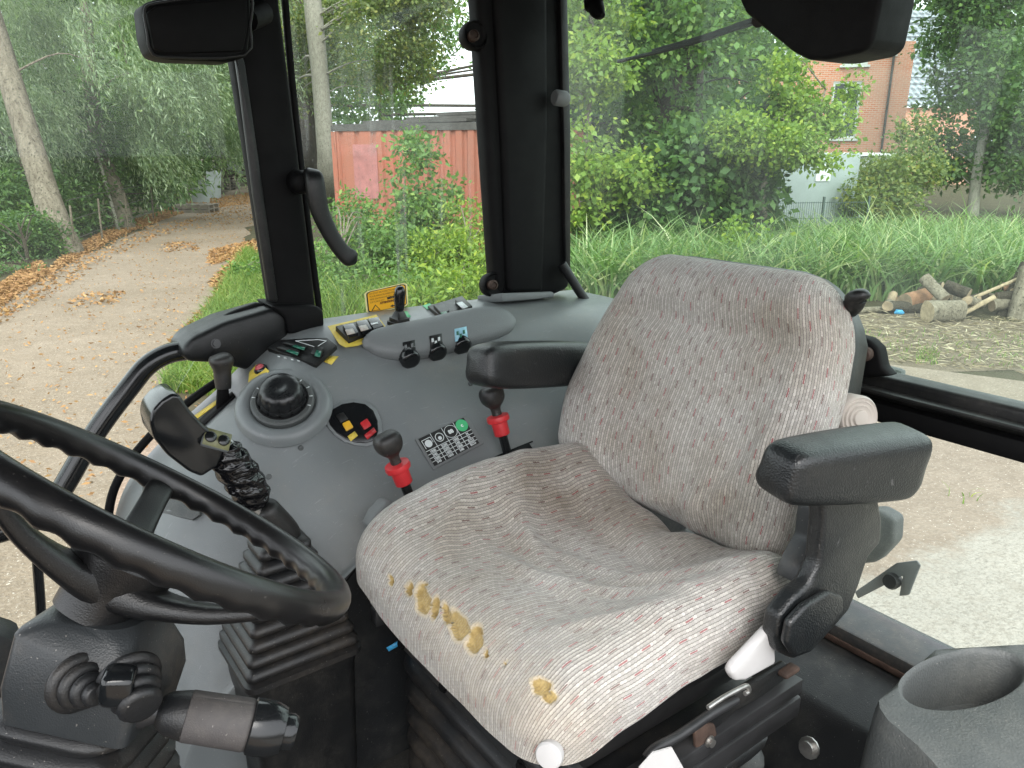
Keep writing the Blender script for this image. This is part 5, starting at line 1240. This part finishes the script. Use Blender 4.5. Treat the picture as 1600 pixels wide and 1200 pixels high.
# hard shell behind the backrest
def shell_loop(d, k): return [B0 + Vector((0, a * bw(s) * k, 0)) + UPV * (s * k) + NV * d for a, s in [(q.x, q.y) for q in rrect(0, 0, 0, .236, .222, .09, 6)]]
rings('back_shell', [shell_loop(-.058, .985), shell_loop(-.075, 1.0), shell_loop(-.115, .99), shell_loop(-.125, .95)], M['black'], seat)
q = onx(1336, 462, -1.04); sweep('back_handle', [q + Vector((-.02, -.02, -.03)), q + Vector((0, 0, -.012)), q + Vector((.006, .006, .0)), q + Vector((.004, .016, .004)), q + Vector((0, .022, .002))], [(.012, .01), (.014, .012), (.015, .011), (.013, .008), (.004, .003)], M['black'], seat, (0, 0, 1), 2.6, 16, 3)
# round lumbar knob and armrests
kq = onx(1338, 652, -1.0); m_ = frame(kq, (.35, .9, .15), (0, 0, 1))
lathe('lumbar_knob', m_, [(.03, -.05), (.032, -.02), (.032, .004), (.029, .008), (.027, .006), (.0255, .006), (.024, .009), (.021, .007), (.019, .007), (.0175, .01), (.014, .008), (.012, .008), (.0105, .011), (.003, .0115)], M['beige'], seat, 32, 50)
f0, f1 = ony(1208, 738, -.455), ony(1418, 716, -.43)
d_ = f1 - f0
def arm_shape(x, y, t): return (x * (1 if y < 0 else .93), y if y < 0 else y * .95)
ar = sweep('armrest', [f0 + d_ * k for k in (0, .012, .05, .15, .5, .85, .95, .99, 1.0)], [(.008, .010), (.022, .022), (.029, .030), (.032, .035), (.035, .042), (.036, .046), (.034, .044), (.027, .034), (.01, .014)], M['armrest'], seat, (0, .12, 1), 4.2, 32, 4, 60, arm_shape)
f2, f3 = ony(742, 571, -1.02), ony(900, 566, -1.075)
d2_ = (f3 - f2)
sweep('armrest', [f2 + d2_ * k for k in (0, .02, .08, .25, .6, 1.0, 1.2)], [(.01, .012), (.027, .027), (.035, .036), (.038, .041), (.038, .043), (.038, .042), (.03, .035)], M['armrest'], seat, (0, -.1, 1), 4.2, 32, 4, 60, arm_shape)
# armrest bracket and hinge plate on the near side
bk_o = [(1282, 776), (1368, 776), (1374, 812), (1372, 848), (1352, 872), (1338, 915), (1322, 955), (1296, 985), (1262, 1022), (1236, 1032), (1214, 1022), (1208, 996), (1214, 962), (1240, 930), (1262, 912), (1276, 880), (1282, 820)]
brk = prism('armrest_bracket', oy([(x + 6, y) for x, y in bk_o], -.44), (0, -.024, 0), M['armrest'], seat, .007, 3)
prism('bracket_pad', oy([(1216, 1000), (1222, 966), (1246, 940), (1284, 918), (1306, 926), (1306, 948), (1280, 984), (1252, 1014), (1230, 1020)], -.436), (0, .012, 0), M['armrest'], brk, .006, 4)
prism('inner_cover', oy([(1288, 800), (1304, 800), (1308, 850), (1282, 900), (1250, 918), (1260, 890), (1282, 850)], -.47), (0, -.04, 0), M['dirty'], seat, .006)
for y0 in (838, 872, 897): 
    a, b = ony(1270 - (y0 - 838) * .35, y0 - 4, -.463), ony(1312 - (y0 - 838) * .55, y0 + 10, -.463)
prism('white_lever', oy([(1143, 1054), (1150, 1040), (1208, 979), (1213, 1000), (1214, 1038), (1166, 1065), (1150, 1066)], -.455), (0, -.014, 0), M['white'], seat, .006, 3)
# seat pan, rails and springs
rbox('seat_pan', Matrix.Translation(W(-.665, SY, -.685)), (.40, .42, .03), M['paintedsteel'], seat, .006)
prism('front_panel', [W(-.462, -.935, -.655), W(-.462, -.47, -.655), W(-.455, -.47, -.672), W(-.47, -.475, -.755), W(-.47, -.935, -.745), W(-.455, -.94, -.668)], (-.012, 0, 0), M['dirty'], seat, .003)
tube('front_bar', [W(-.447, -.90, -.668), W(-.447, -.7, -.668), W(-.447, -.5, -.672)], .010, M['paintedsteel'], seat, 10)
for yy in (-.9, -.78, -.6, -.52): bolt('panel_screw', W(-.457, yy, -.715), (1, 0, .1), .006, .005, M['pillar'], seat)
for s, yy in ((-1, -.955), (1, -.465)):
    rbox('slide_rail', Matrix.Translation(W(-.62, yy, -.665)), (.36, .03, .022), M['paintedsteel'], seat, .003)
    rbox('slide_rail', Matrix.Translation(W(-.62, yy + s * .006, -.695)), (.36, .02, .03), M['paintedsteel'], seat, .004)
tube('release_bar', [ony(x, y, -.455) for x, y in ((1010, 1185), (1024, 1170), (1060, 1150), (1110, 1116), (1150, 1094))], .006, M['paintedsteel'], seat, 10, 4)
tube('spring', [ony(x, y, -.425) for x, y in ((1106, 1106), (1130, 1090), (1160, 1074), (1168, 1072), (1170, 1080), (1164, 1084))], .0028, M['steel'], seat, 8, 4)
prism('rust_bracket', oy([(1086, 1146), (1096, 1130), (1118, 1132), (1124, 1160), (1108, 1178), (1088, 1170)], -.452), (0, -.006, 0), M['rust'], seat, .003)
bolt('bracket_bolt', ony(1108, 1158, -.451), (0, 1, 0), .005, .006, M['steel'], seat)
rbox('rail_end', Matrix.Translation(ony(1232, 1048, -.455)), (.03, .016, .008), M['rust'], seat, .004)
prism('rear_bracket', oy([(1150, 1085), (1230, 1036), (1236, 1056), (1190, 1090), (1150, 1112), (1110, 1150), (1108, 1120)], -.46), (0, -.01, 0), M['black'], seat, .003)
lathe('white_knob', frame(onx(858, 1180, -.425), (1, .5, .25)), [(.010, -.03), (.010, -.012), (.013, -.01), (.015, -.004), (.015, .002), (.013, .005), (.005, .006)], M['white'], seat, 28, 30)
# rubber concertina of the suspension
lo_ = []
for k in range(7):
    z = -.745 - k * .048; big = rrect(-.67, SY, CAMZ + z - .01, .185, .245, .07, 6); 
    lo_ += [rrect(-.67, SY, CAMZ + z + .012, .15, .205, .06, 6), rrect(-.67, SY, CAMZ + z + .004, .182, .242, .07, 6), rrect(-.67, SY, CAMZ + z - .008, .190, .250, .07, 6), rrect(-.67, SY, CAMZ + z - .02, .184, .244, .07, 6)]
    lo_.append(rrect(-.67, SY, CAMZ + z - .028, .15, .205, .06, 6))
rings('suspension_bellows', lo_, M['rubber'], seat, sharp=70)
# paper tag and tie on the far rail
tgp = [ony(x, y, -.985) for x, y in ((611, 984), (621, 976), (636, 990), (635, 1004), (628, 1004))]
tagp = tag(prism('paper_tag', tgp, Vector((.001, .001, .001)), M['white'], None, 0), 'white paper tag tied to the far end of the seat rail', 'tag')
prism('blue_strip', [ony(x, y, -.983) for x, y in ((604, 1012), (628, 998), (630, 1005), (608, 1018))], Vector((.001, .001, .001)), M['blue'], tagp, 0)
pp_ = [ony(x, y, -.44) for x, y in ((1000, 1200), (1022, 1176), (1050, 1168), (1068, 1200), (1072, 1240), (1000, 1240))]
tag(prism('paper_scrap', pp_, Vector((0, -.002, 0)), M['white'], None, 0), 'white paper scrap below the near side of the seat', 'paper')
# ------------------------------------------------------------------ steering wheel and column
SWC = W(-.122, -.728, -.323); tilt = .68; wyaw = -.09
e1 = Vector((math.sin(wyaw), math.cos(wyaw), 0)); e2 = Vector((-math.cos(tilt) * math.cos(wyaw), math.cos(tilt) * math.sin(wyaw), -math.sin(tilt)))
en = e1.cross(e2); en = en if en.z < 0 else -en          # down the column
sw = thing('steering_wheel', 'black three-spoke steering wheel with finger grips under the rim', 'steering wheel', SWC + en * .1)
RW = .19; n1, n2 = 240, 18; vs, fs = [], []
for i in range(n1):
    a = 2 * math.pi * i / n1; rd = e1 * math.cos(a) + e2 * math.sin(a); c = SWC + rd * RW
    gripz = 1 if True else 0
    sc = math.sin(a * 40) ** 2
    for k in range(n2):
        b = 2 * math.pi * k / n2; x, y = math.cos(b), math.sin(b)           # x outwards, y down
        low = max(0, y) * max(0, 1 - max(0, x) * .6)
        r = .0134 + .0034 * low * (1 - abs(math.sin(a * 20)) ** 1.5) 
        vs.append(c + rd * (x * r * .98) + en * (y * r * 1.08))
for i in range(n1):
    j = (i + 1) % n1
    for k in range(n2): k2 = (k + 1) % n2; fs.append((i * n2 + k, i * n2 + k2, j * n2 + k2, j * n2 + k))
mk('rim', vs, fs, M['wheel'], sw)
HUB = SWC + en * .078
def rim_at(px, py):   # rim angle nearest to a photo point
    best = min(range(360), key=lambda k: (lambda p: ((CP + ray(px, py) * ((p - CP).dot(CF)) - p).length))(SWC + (e1 * math.cos(math.radians(k)) + e2 * math.sin(math.radians(k))) * RW))
    return math.radians(best)
for a in (rim_at(256, 752), rim_at(256, 752) + 2.09, rim_at(256, 752) - 2.09):
    rd = e1 * math.cos(a) + e2 * math.sin(a)
    sweep('spoke', [HUB + rd * .02, HUB + rd * .05 - en * .004, HUB + rd * .1 - en * .022, SWC + rd * .15 + en * .026, SWC + rd * .178 + en * .010, SWC + rd * .188], [(.032, .02), (.026, .013), (.018, .009), (.015, .007), (.015, .007), (.011, .006)], M['hubskin'], sw, tuple(-en), 3.2, 20, 4)
lathe('hub', frame(HUB, -en, e1), [(.030, -.034), (.036, -.032), (.037, -.012), (.040, .0), (.047, .016), (.050, .026), (.046, .034), (.03, .038), (.004, .039)], M['hubskin'], sw, 40)
# column shroud: angular box set corner-on below the hub
CV = Vector((.26, 0, -.965)).normalized()
COLP = SWC + en * .103 + CR * .012
cs = thing('steering_column', 'dusty black steering column with rubber boot and stalks below the wheel', 'steering column', COLP + CV * .5)
FX = Vector((-.78, .62, 0))
def cring(d, hx, hy, r, off=(0, 0), slope=0.0):
    m = frame(COLP + CV * d, -CV, FX); L = rrect(off[0], off[1], 0, hx, hy, r, 5, 0, m)
    if slope: L = [q + CV * (slope * ((q - COLP).dot(FX))) for q in L]
    return L
shr = rings('shroud', [cring(.002, .036, .036, .03), cring(.008, .043, .042, .018, (.0, 0), .1), cring(.026, .054, .050, .011, (0, 0), .25), cring(.031, .056, .052, .009, (0, 0), .25), cring(.065, .060, .055, .009), cring(.098, .056, .052, .009), cring(.106, .045, .042, .009)], M['dirty'], cs, sharp=32)
BS_ = BVHTree.FromPolygons([v.co.copy() for v in shr.data.vertices], [tuple(p.vertices) for p in shr.data.polygons])
def shit(px, py): return BS_.ray_cast(CP, ray(px, py).normalized())[0] or ony(px, py, -.67)
lo_ = []
for k in range(10):
    d = .102 + k * .02; r_ = .060 + .005 * k
    lo_ += [cring(d, r_ - .01, r_ - .012, .03, (-.02, .01)), cring(d + .006, r_ + .006, r_, .035, (-.02, .01)), cring(d + .012, r_ + .006, r_, .035, (-.02, .01))]
rings('column_boot', lo_, M['rubber'], cs, sharp=70)
tube('column_post', [COLP + CV * .2, COLP + CV * .66], .06, M['pillar'], cs, 16)
# stalks with ribbed rubber boots: the multi-function stalk points at the seat, the short one to its left
def stalk_boot(px0, py0, px1, py1, out, r0, r1, parent):
    a = shit(px0, py0); b = ony(px1, py1, a.y + out); a = a - (b - a).normalized() * .006; L = (b - a).length; m = frame(a, b - a)
    pr = []
    for k in range(4):
        r = r0 + (r1 - r0) * k / 3; pr += [(r * .86, L * k / 4), (r, L * (k + .3) / 4), (r, L * (k + .6) / 4), (r * .84, L * (k + .95) / 4)]
    return lathe('stalk_boot', m, pr + [(r1 * .7, L)], M['rubber'], parent, 28, 70)
stalk_boot(122, 1068, 152, 1088, .03, .026, .010, cs)
stalk_boot(202, 1060, 222, 1108, .035, .027, .018, cs)
ss = thing('short_stalk', 'short stalk with a square black tip on the column', 'stalk', ony(150, 1088, -.63))
tube('shaft', [ony(140, 1086, -.66), ony(168, 1076, -.635)], .006, M['paintedsteel'], ss)
a, b = ony(158, 1070, -.635), ony(212, 1072, -.625)
sweep('tip', [a.lerp(b, k) for k in (0, .06, .3, .8, .96, 1.0)], [(.006, .007), (.012, .013), (.014, .0155), (.0135, .0155), (.012, .013), (.006, .006)], M['gloss'], ss, (0, 0, 1), 4, 20, 3)
ms = thing('indicator_stalk', 'thick ribbed indicator stalk with a glossy horn tip pointing at the seat', 'stalk', ony(225, 1110, -.635))
S0, S1 = ony(200, 1104, -.665), ony(468, 1145, -.60); dS = S1 - S0; LS = dS.length
def sp(t): return S0 + dS * t
sweep('shaft', [sp(0), sp(.1), sp(.2), sp(.28)], [(.0165, .0165), (.0165, .0165), (.0085, .0085), (.0085, .0085)], M['paintedsteel'], ms, (0, 0, 1), 2, 18)
mS = frame(S0, dS, (0, 0, 1))
lathe('grip', mS, [(.006, LS * .16), (.0135, LS * .175), (.0185, LS * .22), (.0215, LS * .31), (.022, LS * .33)], M['rubber'], ms, 28)
lathe('ribbed_sleeve', mS, [(.0215, LS * .33), (.0225, LS * .335), (.0235, LS * .68), (.0225, LS * .70)], plastic('sleeve_rubber', (.055, .05, .05), .7, 700, .0003, .3), ms, 120, 80, lambda a, h, r: r * (.965 if (a * 60 / 6.2832) % 1 < .5 else 1))
lathe('end_cap', mS, [(.0225, LS * .70), (.025, LS * .71), (.0255, LS * .76), (.0245, LS * .84), (.021, LS * .90), (.018, LS * .905)], M['gloss'], ms, 16, 25)
hb_ = lathe('horn_button', mS, [(.0165, LS * .88), (.0165, LS * .95), (.0145, LS * .975), (.013, LS * .97), (.002, LS * .968)], M['gloss'], ms, 28)
hm = frame(sp(.978), dS, Vector((.2, .2, -1)))
text('horn_symbol', 'b', hm @ Matrix.Translation((-.004, -.006, 0)), .018, M['whiteink'], hb_, .0006)
# dark things behind the column, left edge
tag(prism('dash_side', [ony(x, y, -.86) for x, y in ((-60, 985), (0, 992), (34, 1002), (40, 1040), (20, 1100), (-60, 1100))], (0, -.05, 0), M['dirty'], None, .008), 'dusty black trim piece at the left edge beside the steering column', 'trim')

# ------------------------------------------------------------------ drive joystick on its bellows box
JB = thing('joystick_box', 'black joystick pedestal with a stepped rubber bellows between wheel and seat', 'pedestal', W(-.325, -1.02, FZ))
x0, x1, y0, y1 = -.24, -.41, -.945, -1.09
cx, cy = (x0 + x1) / 2, (y0 + y1) / 2; hx, hy = (x0 - x1) / 2, (y0 - y1) / 2
zt = -.735
rings('pedestal', [rrect(cx, cy, CAMZ + FZ, hx - .012, hy - .012, .02), rrect(cx, cy, CAMZ + zt - .02, hx - .004, hy - .004, .018), rrect(cx, cy, CAMZ + zt, hx, hy, .018)], M['black'], JB)
rings('bellows_base', [rrect(cx, cy, CAMZ + zt + .001, hx + .004, hy + .004, .016), rrect(cx, cy, CAMZ + zt + .010, hx + .004, hy + .004, .016), rrect(cx, cy, CAMZ + zt + .014, hx - .006, hy - .006, .014)], M['rubber'], JB, capb=False, capt=False)
lo_ = []; steps = 9; H_ = .18
for k in range(steps):
    f = k / steps; s = 1 - .62 * f ** 1.15; z = CAMZ + zt + .012 + H_ * f; dz = H_ / steps
    sh = -.004 * k
    ax, ay = hx * s, hy * s
    lo_ += [rrect(cx + .0 * f, cy, z, ax - .010, ay - .010, .008), rrect(cx, cy, z + dz * .25, ax, ay, .010), rrect(cx, cy, z + dz * .68, ax, ay, .010), rrect(cx, cy, z + dz * .95, ax - .008, ay - .008, .008)]
rings('bellows', lo_, M['rubber'], JB, capb=False, sharp=70)
js = thing('drive_joystick', 'glossy black drive joystick with its grip wrapped in shiny black tape', 'joystick', W(cx, cy, zt + .17))
JY = cy
def jp(x, y, dy=0.0): return ony(x, y, JY + dy)
tube('stem', [jp(425, 850), jp(412, 815), jp(392, 785)], .009, M['steel'], js, 12)
sweep('stem_sleeve', [jp(452, 846), jp(446, 832), jp(424, 806), jp(414, 794), jp(410, 790)], [(.018, .018), (.021, .021), (.020, .020), (.018, .018), (.010, .010)], M['black'], js, (0, 1, 0), 2.2, 20, 3)
# taped grip: wrinkled, stretched film
t = NT('black_tape'); p = t.pos(); wv = t.noise(38, t.mapv(p, (1, 1, 2.2), (.4, .5, .2)), 2, .4, 1.2)
M['tape'] = t.done(t.bsdf((.004, .004, .005), .12, t.bump(wv, .010, .55)))
tp_ = [jp(404, 790), jp(398, 778), jp(386, 758), jp(370, 735), jp(354, 712), jp(345, 700)]
def crumple(x, y, tt): k = 1 + .06 * math.sin(tt * 40 + 5 * x) + .04 * math.sin(tt * 23 + 7 * y); return x * k, y * k
sweep('taped_grip', tp_, [(.012, .012), (.022, .02), (.0255, .023), (.0255, .023), (.024, .021), (.018, .016)], M['tape'], js, (0, 1, 0), 2.3, 36, 8, 80, crumple)
sweep('tape_tail', [jp(406, 792), jp(394, 788), jp(380, 780)], [(.004, .004), (.010, .002), (.012, .002)], M['tape'], js, (0, 0, 1), 2.2, 12, 4)
prism('grip_head', [jp(x, y, .032) for x, y in ((234, 660), (238, 642), (252, 626), (270, 615), (282, 618), (296, 640), (318, 664), (342, 684), (350, 704), (340, 730), (316, 746), (296, 738), (262, 712), (240, 684))], (0, -.062, 0), M['gloss'], js, .024, 6)
kp_ = frame(jp(338, 688, .034), Vector((-.15, .8, .62)), Vector((-1, .1, -.6)))
kb_ = rbox('key_pad', kp_, (.036, .026, .008), M['grey2'], js, .003)
for s, mt in ((-.009, 'gloss'), (.008, 'gloss')): lathe('button', kp_ @ Matrix.Translation((s, 0, .004)), [(.0075, 0), (.0075, .003), (.0055, .0045), (.001, .0048)], M[mt], kb_, 18)
rbox('key_label', kp_ @ Matrix.Translation((0, 0, .0043)), (.034, .024, .0006), flat('key_print', (.2, .2, .1), .45, .3, 90), kb_, 0)

# ------------------------------------------------------------------ cup-holder console beside the door
ch = thing('cup_holder_console', 'grey plastic side console with a deep oval cup holder at lower right', 'cup holder', W(-.86, -.27, FZ))
zt = -.60
def cz(x, y): return onz(x, y, CAMZ + zt)
outl = [cz(*q) for q in ((1462, 1012), (1600, 1004), (1760, 1000), (1900, 1100), (1900, 1300), (1640, 1400), (1440, 1170), (1384, 1122), (1368, 1096))]
oc = [cz(1506 + 96 * math.cos(2 * math.pi * k / 36) , 1062 + 44 * math.sin(2 * math.pi * k / 36) - 14 * math.cos(2 * math.pi * k / 36)) for k in range(36)]
cen = sum(oc, Vector()) / 36
# top face as a ring between outline and the oval, then walls and well
def outline_at(d):
    best = None
    for i in range(len(outl)):
        a, b = outl[i] - cen, outl[(i + 1) % len(outl)] - cen; den = d.x * (b - a).y - d.y * (b - a).x
        if abs(den) < 1e-9: continue
        tt = (a.x * (b - a).y - a.y * (b - a).x) / den; ss_ = (a.x * d.y - a.y * d.x) / den
        if tt > 0 and -1e-6 <= ss_ <= 1 + 1e-6 and (best is None or tt < best): best = tt
    return cen + d * (best or .2)
dirs = [(q - cen).normalized() for q in oc]
O = [outline_at(d) for d in dirs]
down = lambda L, dz, k=1.0: [cen + (q - cen) * k + Vector((0, 0, dz)) - Vector((0, 0, 0)) for q in L]
loops = [down(O, -.46, 1.35), down(O, -.2, 1.16), down(O, -.05, 1.05), down(O, -.012, 1.01), down(O, -.002, .985), [cen + (q - cen) * 1.08 + Vector((0, 0, .001)) for q in oc], [cen + (q - cen) * 1.02 + Vector((0, 0, -.001)) for q in oc], [cen + (q - cen) * .98 + Vector((0, 0, -.008)) for q in oc], [cen + (q - cen) * .93 + Vector((0, 0, -.06)) for q in oc], [cen + (q - cen) * .88 + Vector((0, 0, -.075)) for q in oc]]
rings('body', loops, M['cup'], ch, sharp=60)
